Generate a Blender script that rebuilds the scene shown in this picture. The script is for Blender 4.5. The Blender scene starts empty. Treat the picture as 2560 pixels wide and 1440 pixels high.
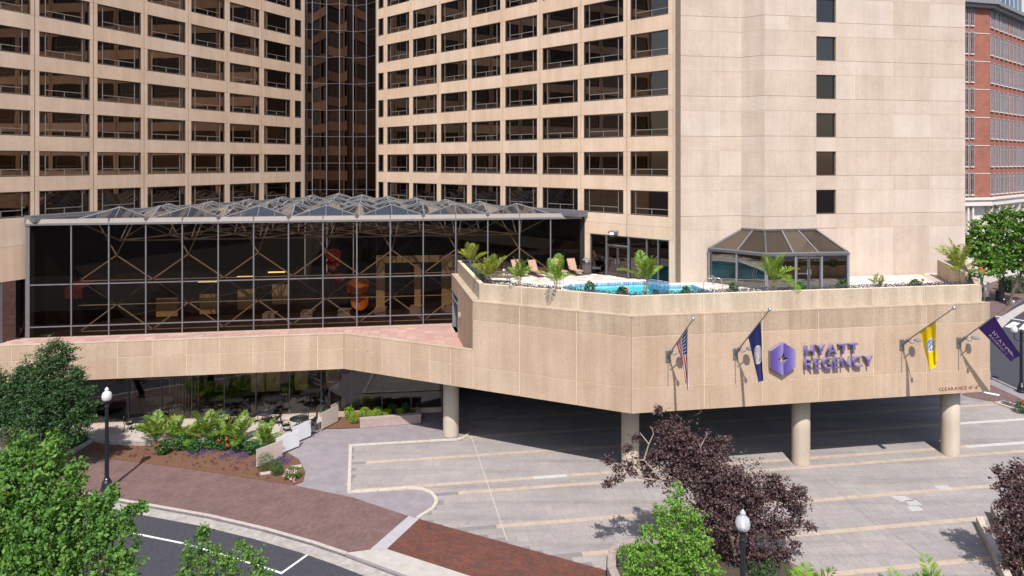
import bpy, math, random
import numpy as np
from mathutils import Vector as V, Matrix
R = math.radians
random.seed(7)
rng = np.random.default_rng(7)
S = bpy.context.scene
COL = S.collection

# ------------------------------------------------------------------ camera
F, CX, HZ, H = 1710.0, 1280.0, 405.8, 17.2      # focal length, axis column and horizon row of the level camera; its height in metres
cam = bpy.data.cameras.new('camera')
cam.sensor_width = 36.0
cam.lens = F / 2560 * 36
cam.shift_y = -(720 - HZ) / 2560
cam.clip_start = 0.5
cam.clip_end = 3000
camo = bpy.data.objects.new('camera', cam)
camo.location = (0, 0, H)
camo.rotation_euler = (R(90), 0, 0)
COL.objects.link(camo)
S.camera = camo

# ------------------------------------------------------------------ sky, sun, exposure
SUN_H = V((0.01, 1.0, 0)).normalized()           # the way shadows fall on the ground
EL = R(52.5)
RAY = V((SUN_H.x * math.cos(EL), SUN_H.y * math.cos(EL), -math.sin(EL)))
W = bpy.data.worlds.new('World')
S.world = W
W.use_nodes = True
wn = W.node_tree.nodes
sky = wn.new('ShaderNodeTexSky')
sky.sky_type = 'NISHITA'
sky.sun_disc = False
sky.sun_elevation = EL
sky.sun_rotation = math.atan2(-RAY.x, -RAY.y)
sky.air_density = 1.0
sky.dust_density = 1.2
wn['Background'].inputs['Strength'].default_value = 0.118
W.node_tree.links.new(sky.outputs[0], wn['Background'].inputs['Color'])
sl = bpy.data.lights.new('sun', 'SUN')
sl.energy = 4.3
sl.angle = R(0.53)
sl.color = (1.0, 0.96, 0.90)
so = bpy.data.objects.new('sun', sl)
so.rotation_euler = (-RAY).to_track_quat('Z', 'Y').to_euler()
so.location = (-10, -60, 90)
COL.objects.link(so)
S.view_settings.view_transform = 'Standard'
S.view_settings.look = 'None'
S.view_settings.exposure = 0.50
S.view_settings.gamma = 1.0
S.view_settings.use_curve_mapping = False
S.render.engine = 'CYCLES'
S.cycles.use_denoising = True
S.cycles.max_bounces = 8
S.cycles.transparent_max_bounces = 16
S.cycles.sample_clamp_indirect = 6.0
S.cycles.caustics_reflective = False
S.cycles.caustics_refractive = False

# ------------------------------------------------------------------ measuring helpers: a sight line met with a level plane or an upright wall
def gp(px, py, z=0.0):
    Y = (H - z) * F / (py - HZ)
    return V(((px - CX) / F * Y, Y, z))
def yp(px, py, Y):
    return V(((px - CX) / F * Y, Y, H - (py - HZ) / F * Y))

class Fr:
    """an upright wall: origin, run direction U, outward normal N (towards the street), W up"""
    def __init__(s, o, d, z=0.0):
        s.o = V((o[0], o[1], z)); d = V((d[0], d[1], 0)).normalized()
        s.U = d; s.N = V((d.y, -d.x, 0)); s.W = V((0, 0, 1)); s.ang = math.atan2(d.y, d.x)
    def p(s, u, n, w):
        q = s.o + s.U * u + s.N * n
        return V((q.x, q.y, w))
    def u(s, px, n=0.0):
        q = (px - CX) / F; o = s.o + s.N * n
        return (q * o.y - o.x) / (s.U.x - q * s.U.y)
    def y(s, px, n=0.0):
        return (s.o + s.N * n).y + s.U.y * s.u(px, n)
    def z(s, px, py, n=0.0):
        return H - (py - HZ) / F * s.y(px, n)

class MB:
    """collects pieces of one mesh"""
    def __init__(s): s.v = []; s.f = []; s.m = []; s.uv = None
    def _add(s, vs, fs, m=0):
        b = len(s.v); s.v += [tuple(x) for x in vs]
        for f in fs: s.f.append(tuple(b + i for i in f)); s.m.append(m)
    def box(s, fr, u0, u1, n0, n1, w0, w1, m=0):
        p = [fr.p(u, n, w) for w in (w0, w1) for u, n in ((u0, n0), (u1, n0), (u1, n1), (u0, n1))]
        s._add(p, [(0, 1, 2, 3), (7, 6, 5, 4), (0, 4, 5, 1), (1, 5, 6, 2), (2, 6, 7, 3), (3, 7, 4, 0)], m)
        return s
    def bx(s, x0, x1, y0, y1, z0, z1, m=0):
        p = [(x, y, z) for z in (z0, z1) for x, y in ((x0, y0), (x1, y0), (x1, y1), (x0, y1))]
        s._add(p, [(3, 2, 1, 0), (4, 5, 6, 7), (0, 1, 5, 4), (1, 2, 6, 5), (2, 3, 7, 6), (3, 0, 4, 7)], m)
        return s
    def poly(s, pts, m=0):
        s._add(pts, [tuple(range(len(pts)))], m); return s
    def prism(s, pts, z0, z1, m=0, ms=None):
        n = len(pts); a = sum(pts[i][0] * pts[(i + 1) % n][1] - pts[(i + 1) % n][0] * pts[i][1] for i in range(n))
        if a < 0: pts = pts[::-1]
        vs = [(p[0], p[1], z0) for p in pts] + [(p[0], p[1], z1) for p in pts]
        s._add(vs, [tuple(range(n, 2 * n))], m)
        s._add(vs, [tuple(range(n - 1, -1, -1))] + [(i, (i + 1) % n, n + (i + 1) % n, n + i) for i in range(n)], m if ms is None else ms)
        return s
    def ring(s, pts, w, z0, z1, m=0, closed=False):
        """a kerb of width w to the left of a polyline"""
        a, b = offset(pts, 0, closed), offset(pts, w, closed); n = len(pts)
        for i in range(n if closed else n - 1):
            j = (i + 1) % n
            q = [a[i], a[j], b[j], b[i]]
            s.prism(q, z0, z1, m)
        return s
    def tube(s, pts, r, seg=6, m=0, cap=True):
        pts = [V(p) for p in pts]; n = len(pts); rs = r if isinstance(r, (list, tuple)) else [r] * n
        ref = None; base = len(s.v)
        for i in range(n):
            t = (pts[min(i + 1, n - 1)] - pts[max(i - 1, 0)])
            if t.length < 1e-9: t = V((0, 0, 1))
            t.normalize()
            if ref is None: ref = t.orthogonal().normalized()
            ref = (ref - t * ref.dot(t))
            if ref.length < 1e-6: ref = t.orthogonal()
            ref.normalize(); bi = t.cross(ref)
            for k in range(seg):
                a = 2 * math.pi * k / seg
                s.v.append(tuple(pts[i] + (ref * math.cos(a) + bi * math.sin(a)) * rs[i]))
        for i in range(n - 1):
            for k in range(seg):
                s.f.append((base + i * seg + k, base + i * seg + (k + 1) % seg, base + (i + 1) * seg + (k + 1) % seg, base + (i + 1) * seg + k)); s.m.append(m)
        if cap:
            s.f.append(tuple(base + k for k in range(seg - 1, -1, -1))); s.m.append(m)
            s.f.append(tuple(base + (n - 1) * seg + k for k in range(seg))); s.m.append(m)
        return s
    def lathe(s, c, prof, seg=16, m=0):
        """prof: (radius, z) from the bottom up, round the axis through c"""
        b = len(s.v); n = len(prof)
        for r, z in prof:
            for k in range(seg):
                a = 2 * math.pi * k / seg
                s.v.append((c[0] + r * math.cos(a), c[1] + r * math.sin(a), c[2] + z))
        for i in range(n - 1):
            for k in range(seg):
                s.f.append((b + i * seg + k, b + i * seg + (k + 1) % seg, b + (i + 1) * seg + (k + 1) % seg, b + (i + 1) * seg + k)); s.m.append(m)
        s.f.append(tuple(b + k for k in range(seg - 1, -1, -1))); s.m.append(m)
        s.f.append(tuple(b + (n - 1) * seg + k for k in range(seg))); s.m.append(m)
        return s
    def mesh(s, name, mats, smooth=False):
        me = bpy.data.meshes.new(name)
        me.from_pydata(s.v, [], s.f)
        for x in (mats if isinstance(mats, (list, tuple)) else [mats]): me.materials.append(x)
        if len(me.materials) > 1: me.polygons.foreach_set('material_index', s.m)
        if smooth: me.polygons.foreach_set('use_smooth', [True] * len(me.polygons))
        me.update()
        return me
    def obj(s, name, mats, parent=None, smooth=False, **k):
        return link(name, s.mesh(name, mats, smooth), parent, **k)

def offset(pts, w, closed=False):
    P = [V((p[0], p[1])) for p in pts]; n = len(P); out = []
    for i in range(n):
        a = P[i - 1] if (i > 0 or closed) else None
        c = P[(i + 1) % n] if (i < n - 1 or closed) else None
        d1 = (P[i] - a).normalized() if a is not None else None
        d2 = (c - P[i]).normalized() if c is not None else None
        if d1 is None: d1 = d2
        if d2 is None: d2 = d1
        n1, n2 = V((-d1.y, d1.x)), V((-d2.y, d2.x)); t = (n1 + n2)
        t = t.normalized() if t.length > 1e-6 else n1
        out.append(P[i] + t * (w / max(0.3, t.dot(n1))))
    return out

def put(o, parent=None, label=None, cat=None, group=None, kind=None):
    if parent is not None:
        o.parent = parent
        if parent.type == 'EMPTY' and parent.get('_w'):       # a thing whose parts are modelled in place
            o.matrix_parent_inverse = Matrix.Translation(-parent.location)
    if label: o['label'] = label
    if cat: o['category'] = cat
    if group: o['group'] = group
    if kind: o['kind'] = kind
    return o
def link(name, me, parent=None, **k):
    o = bpy.data.objects.new(name, me); COL.objects.link(o)
    return put(o, parent, **k)
def thing(name, label, cat, loc=(0, 0, 0), group=None, world=True, parent=None):
    o = bpy.data.objects.new(name, None); COL.objects.link(o)
    o.empty_display_size = 0.3; o.location = loc
    if world: o['_w'] = 1
    return put(o, parent, label, cat, group)
def kids(o): return [c for c in bpy.data.objects if c.parent == o]
def dup(o, loc, rz=0.0, sc=1.0, label=None, kidmap=None):
    """a copy of a thing with its parts and sub-parts"""
    c = o.copy(); COL.objects.link(c); c.location = loc; c.rotation_euler = (0, 0, rz); c.scale = (sc, sc, sc)
    if label: c['label'] = label
    for ch, subs in kidmap:
        d = ch.copy(); COL.objects.link(d); d.parent = c
        for g in subs:
            e = g.copy(); COL.objects.link(e); e.parent = d
    return c
def tree_of(o):
    al = [x for x in bpy.data.objects if x.parent is not None]
    return [(c, [g for g in al if g.parent == c]) for c in al if c.parent == o]

# ------------------------------------------------------------------ materials
def mat(name):
    m = bpy.data.materials.new(name); m.use_nodes = True
    nt = m.node_tree; return m, nt, nt.nodes, nt.links, nt.nodes['Principled BSDF']
def ramp(n, stops):
    r = n.new('ShaderNodeValToRGB'); e = r.color_ramp.elements
    while len(e) < len(stops): e.new(0.5)
    for i, (p, c) in enumerate(stops): e[i].position = p; e[i].color = (*c, 1)
    return r
def noise(n, l, scale, detail=4, rough=0.6, co=None):
    x = n.new('ShaderNodeTexNoise'); x.inputs['Scale'].default_value = scale; x.inputs['Detail'].default_value = detail; x.inputs['Roughness'].default_value = rough
    if co is not None: l.new(co, x.inputs['Vector'])
    return x
def mixc(n, l, a, b, f, mode='MIX'):
    x = n.new('ShaderNodeMix'); x.data_type = 'RGBA'; x.blend_type = mode
    for s, k in ((f, 'Factor'), (a, 'A'), (b, 'B')):
        sock = [i for i in x.inputs if i.name == k and (i.type == 'RGBA' if k != 'Factor' else i.type == 'VALUE')][0]
        if isinstance(s, (int, float)): sock.default_value = s
        elif isinstance(s, tuple): sock.default_value = (*s, 1)
        else: l.new(s, sock)
    return [o for o in x.outputs if o.type == 'RGBA'][0]
def mathn(n, l, op, a, b=None, c=None):
    x = n.new('ShaderNodeMath'); x.operation = op
    for i, s in enumerate((a, b, c)):
        if s is None: continue
        if isinstance(s, (int, float)): x.inputs[i].default_value = s
        else: l.new(s, x.inputs[i])
    return x.outputs[0]
def bump(n, l, bsdf, h, strength, dist=0.01):
    b = n.new('ShaderNodeBump'); b.inputs['Strength'].default_value = strength; b.inputs['Distance'].default_value = dist
    l.new(h, b.inputs['Height']); l.new(b.outputs[0], bsdf.inputs['Normal'])
def geo(n): return n.new('ShaderNodeNewGeometry')

def plain(name, c, rough=0.6, metal=0.0, var=0.12, scale=3.0, spec=0.5):
    m, nt, n, l, b = mat(name)
    g = geo(n); x = noise(n, l, scale, 5, 0.65, g.outputs['Position'])
    lo = tuple(max(0, v * (1 - var)) for v in c); hi = tuple(min(1, v * (1 + var)) for v in c)
    r = ramp(n, [(0.3, lo), (0.7, hi)]); l.new(x.outputs['Fac'], r.inputs[0]); l.new(r.outputs[0], b.inputs['Base Color'])
    b.inputs['Roughness'].default_value = rough; b.inputs['Metallic'].default_value = metal
    b.inputs['Specular IOR Level'].default_value = spec
    return m

def concrete(name, c, pale, speck=0.35, stain=0.25, pieces=True, rel=0.6):
    """exposed-aggregate precast: fine pebbles, soft blotches, rain streaks, each panel its own tint"""
    m, nt, n, l, b = mat(name)
    g = geo(n); pos = g.outputs['Position']
    oi = n.new('ShaderNodeObjectInfo')
    base = mixc(n, l, c, pale, mathn(n, l, 'POWER', oi.outputs['Random'], 2.0)) if pieces else mixc(n, l, c, pale, 0.15)
    big = noise(n, l, 0.55, 5, 0.6, pos)
    rb = ramp(n, [(0.32, (0.92, 0.91, 0.895)), (0.68, (1.05, 1.05, 1.045))]); l.new(big.outputs['Fac'], rb.inputs[0])
    col = mixc(n, l, base, rb.outputs[0], 1.0, 'MULTIPLY')
    vo = n.new('ShaderNodeTexVoronoi'); vo.inputs['Scale'].default_value = 26; l.new(pos, vo.inputs['Vector'])
    bw = n.new('ShaderNodeSeparateColor'); l.new(vo.outputs['Color'], bw.inputs[0])
    rs = ramp(n, [(0.0, (1 - speck, 1 - speck * 1.05, 1 - speck * 1.1)), (0.5, (1, 1, 1)), (1.0, (1 + speck * .8, 1 + speck * .8, 1 + speck * .8))])
    l.new(bw.outputs[0], rs.inputs[0])
    col = mixc(n, l, col, rs.outputs[0], 1.0, 'MULTIPLY')
    mp = n.new('ShaderNodeMapping'); mp.inputs['Scale'].default_value = (1.6, 1.6, 0.09); l.new(pos, mp.inputs[0])
    st = noise(n, l, 1.0, 6, 0.7, mp.outputs[0])
    r2 = ramp(n, [(0.35, (1 - stain, 1 - stain * 1.15, 1 - stain * 1.35)), (0.62, (1, 1, 1))]); l.new(st.outputs['Fac'], r2.inputs[0])
    col = mixc(n, l, col, r2.outputs[0], 1.0, 'MULTIPLY')
    l.new(col, b.inputs['Base Color']); b.inputs['Roughness'].default_value = 0.9
    b.inputs['Specular IOR Level'].default_value = 0.25
    bump(n, l, b, vo.outputs['Distance'], rel, 0.02)
    return m

M = {}
M['wing'] = concrete('wing precast concrete', (0.63, 0.464, 0.342), (0.66, 0.505, 0.392), .07, .12, True, .3)
M['tower'] = concrete('tower precast concrete', (0.485, 0.392, 0.33), (0.54, 0.452, 0.393), .09, .10, True, .35)
M['fascia'] = concrete('podium precast concrete', (0.445, 0.326, 0.24), (0.485, 0.37, 0.282), .11, .14, True, .4)
M['fascia_dark'] = concrete('weathered podium precast concrete', (0.405, 0.303, 0.222), (0.44, 0.338, 0.256), .15, .25)
M['parapet'] = concrete('parapet precast concrete', (0.46, 0.372, 0.285), (0.50, 0.418, 0.335), .12, .22, True, .4)
M['column'] = concrete('column concrete', (0.47, 0.395, 0.32), (0.50, 0.43, 0.36), .08, .10, True, .2)
M['caulk'] = plain('cream joint sealant', (0.66, 0.53, 0.36), 0.8)
M['joint'] = plain('dark joint', (0.10, 0.075, 0.055), 0.9)
M['joint_brown'] = plain('wing joint backing', (0.17, 0.12, 0.085), 0.9)
M['alu'] = plain('brushed aluminium', (0.19, 0.185, 0.20), 0.4, 0.5)
M['alu_light'] = plain('pale aluminium', (0.42, 0.41, 0.42), 0.4, 0.6)
M['alu_warm'] = plain('window bar aluminium', (0.29, 0.26, 0.24), 0.45, 0.5)
M['bronze'] = plain('bronze window frame', (0.085, 0.068, 0.06), 0.45, 0.4)
M['dark_metal'] = plain('dark grey metal', (0.10, 0.10, 0.11), 0.5, 0.3)
M['grey_metal'] = plain('grey painted metal', (0.20, 0.20, 0.22), 0.5, 0.2)
M['iron'] = plain('black iron', (0.018, 0.018, 0.02), 0.45, 0.3)
M['lamp_black'] = plain('black lamp paint', (0.012, 0.013, 0.02), 0.3, 0.0)
M['asphalt'] = plain('asphalt', (0.043, 0.042, 0.053), 0.9, 0, 0.25, 6)
M['white_paint'] = plain('road paint', (0.72, 0.72, 0.70), 0.7, 0, 0.15, 9)
M['kerb'] = plain('kerb concrete', (0.40, 0.36, 0.33), 0.9, 0, 0.2, 5)
M['gutter'] = plain('gutter concrete', (0.33, 0.30, 0.28), 0.9, 0, 0.25, 3)
M['apron'] = plain('apron concrete', (0.40, 0.37, 0.34), 0.9, 0, 0.12, 2)
M['band'] = plain('tan band concrete', (0.40, 0.315, 0.25), 0.9, 0, 0.16, 2)
M['band_white'] = plain('new pale band concrete', (0.46, 0.44, 0.425), 0.9, 0, 0.08, 2)
M['cream_kerb'] = plain('cream kerb', (0.47, 0.42, 0.35), 0.85, 0, 0.14, 4)
M['walk'] = plain('lavender walk concrete', (0.235, 0.208, 0.222), 0.9, 0, 0.16, 1.4)
M['strip'] = plain('pale lavender strip', (0.36, 0.34, 0.37), 0.9, 0, 0.1, 2)
M['patio'] = plain('patio concrete', (0.42, 0.36, 0.32), 0.9, 0, 0.14, 1.5)
M['mulch'] = plain('mulch', (0.13, 0.062, 0.035), 1.0, 0, 0.6, 22)
M['soil'] = plain('soil', (0.06, 0.045, 0.035), 1.0, 0, 0.5, 14)
M['roof_metal'] = plain('roof flashing', (0.15, 0.15, 0.165), 0.55, 0.2, 0.15, 2)
M['roof_pale'] = plain('pale roof edge', (0.19, 0.16, 0.14), 0.6, 0.1, 0.08, 2)
M['ridge'] = plain('grey skylight bars', (0.25, 0.245, 0.25), 0.5, 0.3)
M['dark_inside'] = plain('dark interior', (0.020, 0.017, 0.016), 0.8)  # near-black colour so the interiors read as unlit
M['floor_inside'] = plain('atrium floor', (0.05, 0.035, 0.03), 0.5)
M['yellow'] = plain('cream plaster', (0.62, 0.48, 0.25), 0.8)
M['red'] = plain('red fabric', (0.14, 0.014, 0.012), 0.7)
M['orange'] = plain('orange sculpture', (0.70, 0.22, 0.03), 0.5)
M['coral'] = plain('coral red sculpture', (0.45, 0.06, 0.03), 0.5)
M['tubes'] = plain('tan truss tubes', (0.56, 0.48, 0.38), 0.5)
M['tubes_dark'] = plain('shade-toned truss tubes', (0.14, 0.10, 0.07), 0.5)  # darker copy of the truss colour, shade put in for the unlit tubes
M['tan_mesh'] = plain('tan sling', (0.40, 0.25, 0.17), 0.8)
M['brown_frame'] = plain('brown frame', (0.06, 0.04, 0.032), 0.5)
M['white'] = plain('white coping', (0.78, 0.77, 0.74), 0.6, 0, 0.05)
M['frost'] = plain('frosted screen', (0.66, 0.66, 0.68), 0.35, 0, 0.05)
M['frost_warm'] = plain('warm frosted screen', (0.50, 0.41, 0.36), 0.4, 0, 0.06)
M['steel'] = plain('polished steel', (0.6, 0.6, 0.62), 0.2, 0.9)
M['wood_brown'] = plain('grey brown slats', (0.10, 0.075, 0.07), 0.6)
M['bark'] = plain('bark', (0.10, 0.075, 0.055), 0.95, 0, 0.35, 12)
M['bark_pale'] = plain('pale bark', (0.30, 0.24, 0.20), 0.9, 0, 0.3, 12)
M['palm_stem'] = plain('palm stem', (0.22, 0.19, 0.09), 0.8, 0, 0.3, 9)
M['stone_wall'] = plain('planter stone', (0.30, 0.25, 0.23), 0.9, 0, 0.25, 6)
M['limestone'] = plain('limestone', (0.62, 0.56, 0.52), 0.85, 0, 0.06, 1)
M['slate'] = plain('cornice grey', (0.20, 0.20, 0.21), 0.7)

def tinted(name, tint, refl, rough=0.0, wav=0.0, wscale=0.9, reflmax=0.6, haze=None, hz=.1):
    """dark tinted glazing: part mirror, part see-through"""
    m, nt, n, l, b = mat(name)
    n.remove(b)
    out = n['Material Output']
    tr = n.new('ShaderNodeBsdfTransparent'); tr.inputs[0].default_value = (*tint, 1)
    gl = n.new('ShaderNodeBsdfGlossy'); gl.inputs['Color'].default_value = (1, 1, 1, 1); gl.inputs['Roughness'].default_value = rough
    fr = n.new('ShaderNodeFresnel'); fr.inputs['IOR'].default_value = 1.5
    f = mathn(n, l, 'MINIMUM', mathn(n, l, 'MULTIPLY', fr.outputs[0], refl), reflmax)
    mx = n.new('ShaderNodeMixShader'); l.new(f, mx.inputs[0]); l.new(tr.outputs[0], mx.inputs[1]); l.new(gl.outputs[0], mx.inputs[2])
    if haze:
        df = n.new('ShaderNodeBsdfDiffuse'); df.inputs[0].default_value = (*haze, 1); m2 = n.new('ShaderNodeMixShader'); m2.inputs[0].default_value = hz
        l.new(mx.outputs[0], m2.inputs[1]); l.new(df.outputs[0], m2.inputs[2]); mx = m2
    l.new(mx.outputs[0], out.inputs[0])
    if wav:
        g = geo(n); x = noise(n, l, wscale, 2, 0.4, g.outputs['Position'])
        bp = n.new('ShaderNodeBump'); bp.inputs['Strength'].default_value = wav; bp.inputs['Distance'].default_value = 0.05
        l.new(x.outputs[0], bp.inputs['Height']); l.new(bp.outputs[0], gl.inputs['Normal']); 
    return m
M['glass_atrium'] = tinted('atrium glass', (0.43, 0.36, 0.31), 0.22, 0.0, 0.08)
M['glass_shop'] = tinted('dark shop glass', (0.62, 0.58, 0.55), 2.2, 0.0, 0.06)
M['glass_sky'] = tinted('skylight glass', (0.30, 0.30, 0.32), 3.0, 0.04, 0.0, 1, 0.5, haze=(.30, .32, .36), hz=.07)
M['glass_pool'] = tinted('pool house glass', (0.10, 0.09, 0.085), 4.5, 0.0, 0.06)
M['glass_roof'] = tinted('pool house roof glass', (0.22, 0.17, 0.12), 1.0, 0.15, haze=(.33, .26, .21), hz=.06)
M['glass_roof_pale'] = tinted('paler pool house roof glass', (0.22, 0.17, 0.12), 1.0, 0.15, haze=(.40, .32, .23), hz=.14)  # roof panes with a paler tan mixed in

def mirror_pane(name, c, wav=0.25, scale=0.55, rough=0.02):
    """bronze mirror glass that wobbles a little, each pane differently"""
    m, nt, n, l, b = mat(name)
    b.inputs['Metallic'].default_value = 1.0; b.inputs['Roughness'].default_value = rough
    tc = n.new('ShaderNodeTexCoord'); oi = n.new('ShaderNodeObjectInfo')
    rv = ramp(n, [(0, tuple(v * .62 for v in c)), (.6, c), (1, tuple(v * 1.3 for v in c))]); l.new(mathn(n, l, 'FRACT', mathn(n, l, 'MULTIPLY', oi.outputs['Random'], 13.7)), rv.inputs[0]); l.new(rv.outputs[0], b.inputs['Base Color'])
    ad = n.new('ShaderNodeVectorMath'); ad.operation = 'ADD'; l.new(tc.outputs['Object'], ad.inputs[0])
    cb = n.new('ShaderNodeCombineXYZ')
    l.new(mathn(n, l, 'MULTIPLY', oi.outputs['Random'], 57.0), cb.inputs[0]); l.new(mathn(n, l, 'MULTIPLY', oi.outputs['Random'], 91.0), cb.inputs[2])
    l.new(cb.outputs[0], ad.inputs[1])
    x = noise(n, l, scale, 1.5, 0.4, ad.outputs[0])
    bump(n, l, b, x.outputs[0], wav, 0.04)
    return m
M['pane'] = mirror_pane('bronze mirror pane', (0.135, 0.10, 0.08), .08)
M['pane_dim'] = mirror_pane('dim bronze pane', (0.115, 0.095, 0.088), .09)
M['pane_corner'] = mirror_pane('dark corner glass', (0.11, 0.075, 0.06), 0.05)
M['pane_slot'] = mirror_pane('dark slot glass', (0.10, 0.085, 0.085), 0.15)
M['pane_blue'] = mirror_pane('blue sash glass', (0.26, 0.30, 0.38), 0.1)

def brickmat(name, c1, c2, mortar, sx, sy, rot, msize=0.02, axes='XY', herr=False):
    m, nt, n, l, b = mat(name)
    g = geo(n); pos = g.outputs['Position']
    mp = n.new('ShaderNodeMapping'); mp.inputs['Rotation'].default_value = rot
    l.new(pos, mp.inputs[0]); co = mp.outputs[0]
    if axes == 'XZ':
        sp = n.new('ShaderNodeSeparateXYZ'); l.new(co, sp.inputs[0]); cb = n.new('ShaderNodeCombineXYZ'); l.new(sp.outputs[0], cb.inputs[0]); l.new(sp.outputs[2], cb.inputs[1]); co = cb.outputs[0]
    t = n.new('ShaderNodeTexBrick'); l.new(co, t.inputs['Vector'])
    t.inputs['Color1'].default_value = (*c1, 1); t.inputs['Color2'].default_value = (*c2, 1); t.inputs['Mortar'].default_value = (*mortar, 1)
    t.inputs['Scale'].default_value = 1.0; t.inputs['Brick Width'].default_value = sx; t.inputs['Row Height'].default_value = sy; t.inputs['Mortar Size'].default_value = msize * sy
    t.inputs['Bias'].default_value = 0.0
    x = noise(n, l, 0.9, 6, 0.65, pos)
    r = ramp(n, [(0.3, (0.82, 0.81, 0.81)), (0.7, (1.14, 1.12, 1.12))]); l.new(x.outputs['Fac'], r.inputs[0])
    col = mixc(n, l, t.outputs['Color'], r.outputs[0], 1.0, 'MULTIPLY')
    l.new(col, b.inputs['Base Color']); b.inputs['Roughness'].default_value = 0.9
    bump(n, l, b, t.outputs['Fac'], -0.3, 0.01)
    return m
M['brick_walk'] = brickmat('brick sidewalk', (0.125, 0.071, 0.064), (0.165, 0.099, 0.091), (0.135, 0.096, 0.091), 0.2, 0.1, (0, 0, R(-60)), 0.06)
M['brick_walk2'] = brickmat('red brick crossing', (0.16, 0.044, 0.025), (0.078, 0.036, 0.028), (0.08, 0.048, 0.04), 0.2, 0.1, (0, 0, R(35)), 0.08)
M['brick_house'] = brickmat('red brick wall', (0.30, 0.10, 0.068), (0.25, 0.085, 0.058), (0.31, 0.16, 0.12), 0.6, 0.2, (0, 0, R(-30)), 0.08, 'XZ')
M['brick_pale'] = plain('pale wall bricks', (0.36, 0.27, 0.25), 0.9, 0, 0.12, 3)

def pieces(name, cols, rough=0.85, fine=0.12, fscale=9, rel=0.0):
    """pavers and tiles: each piece its own shade"""
    m, nt, n, l, b = mat(name)
    g = geo(n); oi = n.new('ShaderNodeObjectInfo')
    s = mathn(n, l, 'FRACT', mathn(n, l, 'ADD', g.outputs['Random Per Island'], mathn(n, l, 'MULTIPLY', oi.outputs['Random'], 7.31)))
    r = ramp(n, [(i / (len(cols) - 1), c) for i, c in enumerate(cols)]); l.new(s, r.inputs[0])
    x = noise(n, l, fscale, 5, 0.7, g.outputs['Position']); y = noise(n, l, 0.35, 5, 0.6, g.outputs['Position'])
    r2 = ramp(n, [(0.3, (1 - fine,) * 3), (0.7, (1 + fine,) * 3)]); l.new(x.outputs['Fac'], r2.inputs[0])
    r3 = ramp(n, [(0.3, (0.86, 0.86, 0.88)), (0.7, (1.08, 1.07, 1.05))]); l.new(y.outputs['Fac'], r3.inputs[0])
    col = mixc(n, l, mixc(n, l, r.outputs[0], r2.outputs[0], 1.0, 'MULTIPLY'), r3.outputs[0], 1.0, 'MULTIPLY')
    if rel:                                             # oil drips and tyre tracks along the lanes
        mp = n.new('ShaderNodeMapping'); mp.inputs['Rotation'].default_value = (0, 0, -0.154); mp.inputs['Scale'].default_value = (.07, 1.1, 1); l.new(g.outputs['Position'], mp.inputs[0])
        z = noise(n, l, 1.0, 4, .6, mp.outputs[0]); r4 = ramp(n, [(.36, (1 - rel, 1 - rel, 1 - rel)), (.5, (1, 1, 1))]); l.new(z.outputs['Fac'], r4.inputs[0])
        col = mixc(n, l, col, r4.outputs[0], 1.0, 'MULTIPLY')
        q = noise(n, l, 1.7, 6, .75, g.outputs['Position']); r5 = ramp(n, [(.29, (.62, .60, .60)), (.37, (1, 1, 1))]); l.new(q.outputs['Fac'], r5.inputs[0])
        col = mixc(n, l, col, r5.outputs[0], 1.0, 'MULTIPLY')
    l.new(col, b.inputs['Base Color']); b.inputs['Roughness'].default_value = rough
    return m
M['stones'] = pieces('driveway stones', [(0.295, 0.265, 0.258), (0.31, 0.28, 0.27), (0.282, 0.254, 0.25), (0.32, 0.29, 0.276)], 0.9, 0.14, 9, .16)
M['stone_joint'] = plain('driveway joints', (0.20, 0.178, 0.175), 0.95)
M['terracotta'] = pieces('terrace tiles', [(0.42, 0.245, 0.21), (0.46, 0.28, 0.24), (0.39, 0.235, 0.205), (0.52, 0.33, 0.285)], 0.8)
M['deck'] = pieces('pool deck pavers', [(0.55, 0.48, 0.42), (0.68, 0.63, 0.58), (0.47, 0.40, 0.35), (0.62, 0.55, 0.49), (0.72, 0.68, 0.63)], 0.85)
M['deck_joint'] = plain('deck joints', (0.40, 0.34, 0.30), 0.9)
M['pool_tile'] = pieces('blue pool tiles', [(0.15, 0.22, 0.38), (0.32, 0.39, 0.50), (0.48, 0.53, 0.60), (0.11, 0.16, 0.30)], 0.3)

def leaf(name, cols, trans=0.35, rough=0.5):
    m, nt, n, l, b = mat(name)
    g = geo(n); out = n['Material Output']
    big = noise(n, l, 0.8, 3, 0.6, g.outputs['Position'])
    s = mathn(n, l, 'ADD', mathn(n, l, 'MULTIPLY', g.outputs['Random Per Island'], 0.65), mathn(n, l, 'MULTIPLY', big.outputs['Fac'], 0.4))
    r = ramp(n, [(i / (len(cols) - 1), c) for i, c in enumerate(cols)]); l.new(s, r.inputs[0])
    l.new(r.outputs[0], b.inputs['Base Color']); b.inputs['Roughness'].default_value = rough; b.inputs['Specular IOR Level'].default_value = 0.3
    t = n.new('ShaderNodeBsdfTranslucent')
    tc = mixc(n, l, r.outputs[0], (1.25, 1.25, 0.6), 1.0, 'MULTIPLY'); l.new(tc, t.inputs[0])
    mx = n.new('ShaderNodeMixShader'); mx.inputs[0].default_value = trans
    l.new(b.outputs[0], mx.inputs[1]); l.new(t.outputs[0], mx.inputs[2]); l.new(mx.outputs[0], out.inputs[0])
    return m
M['leaf_dark'] = leaf('dark green leaves', [(0.018, 0.050, 0.018), (0.035, 0.085, 0.030), (0.055, 0.120, 0.040), (0.120, 0.190, 0.060)])
M['leaf_mid'] = leaf('mid green leaves', [(0.030, 0.085, 0.018), (0.065, 0.160, 0.030), (0.100, 0.220, 0.040), (0.140, 0.260, 0.045), (0.240, 0.320, 0.060)])
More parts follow.
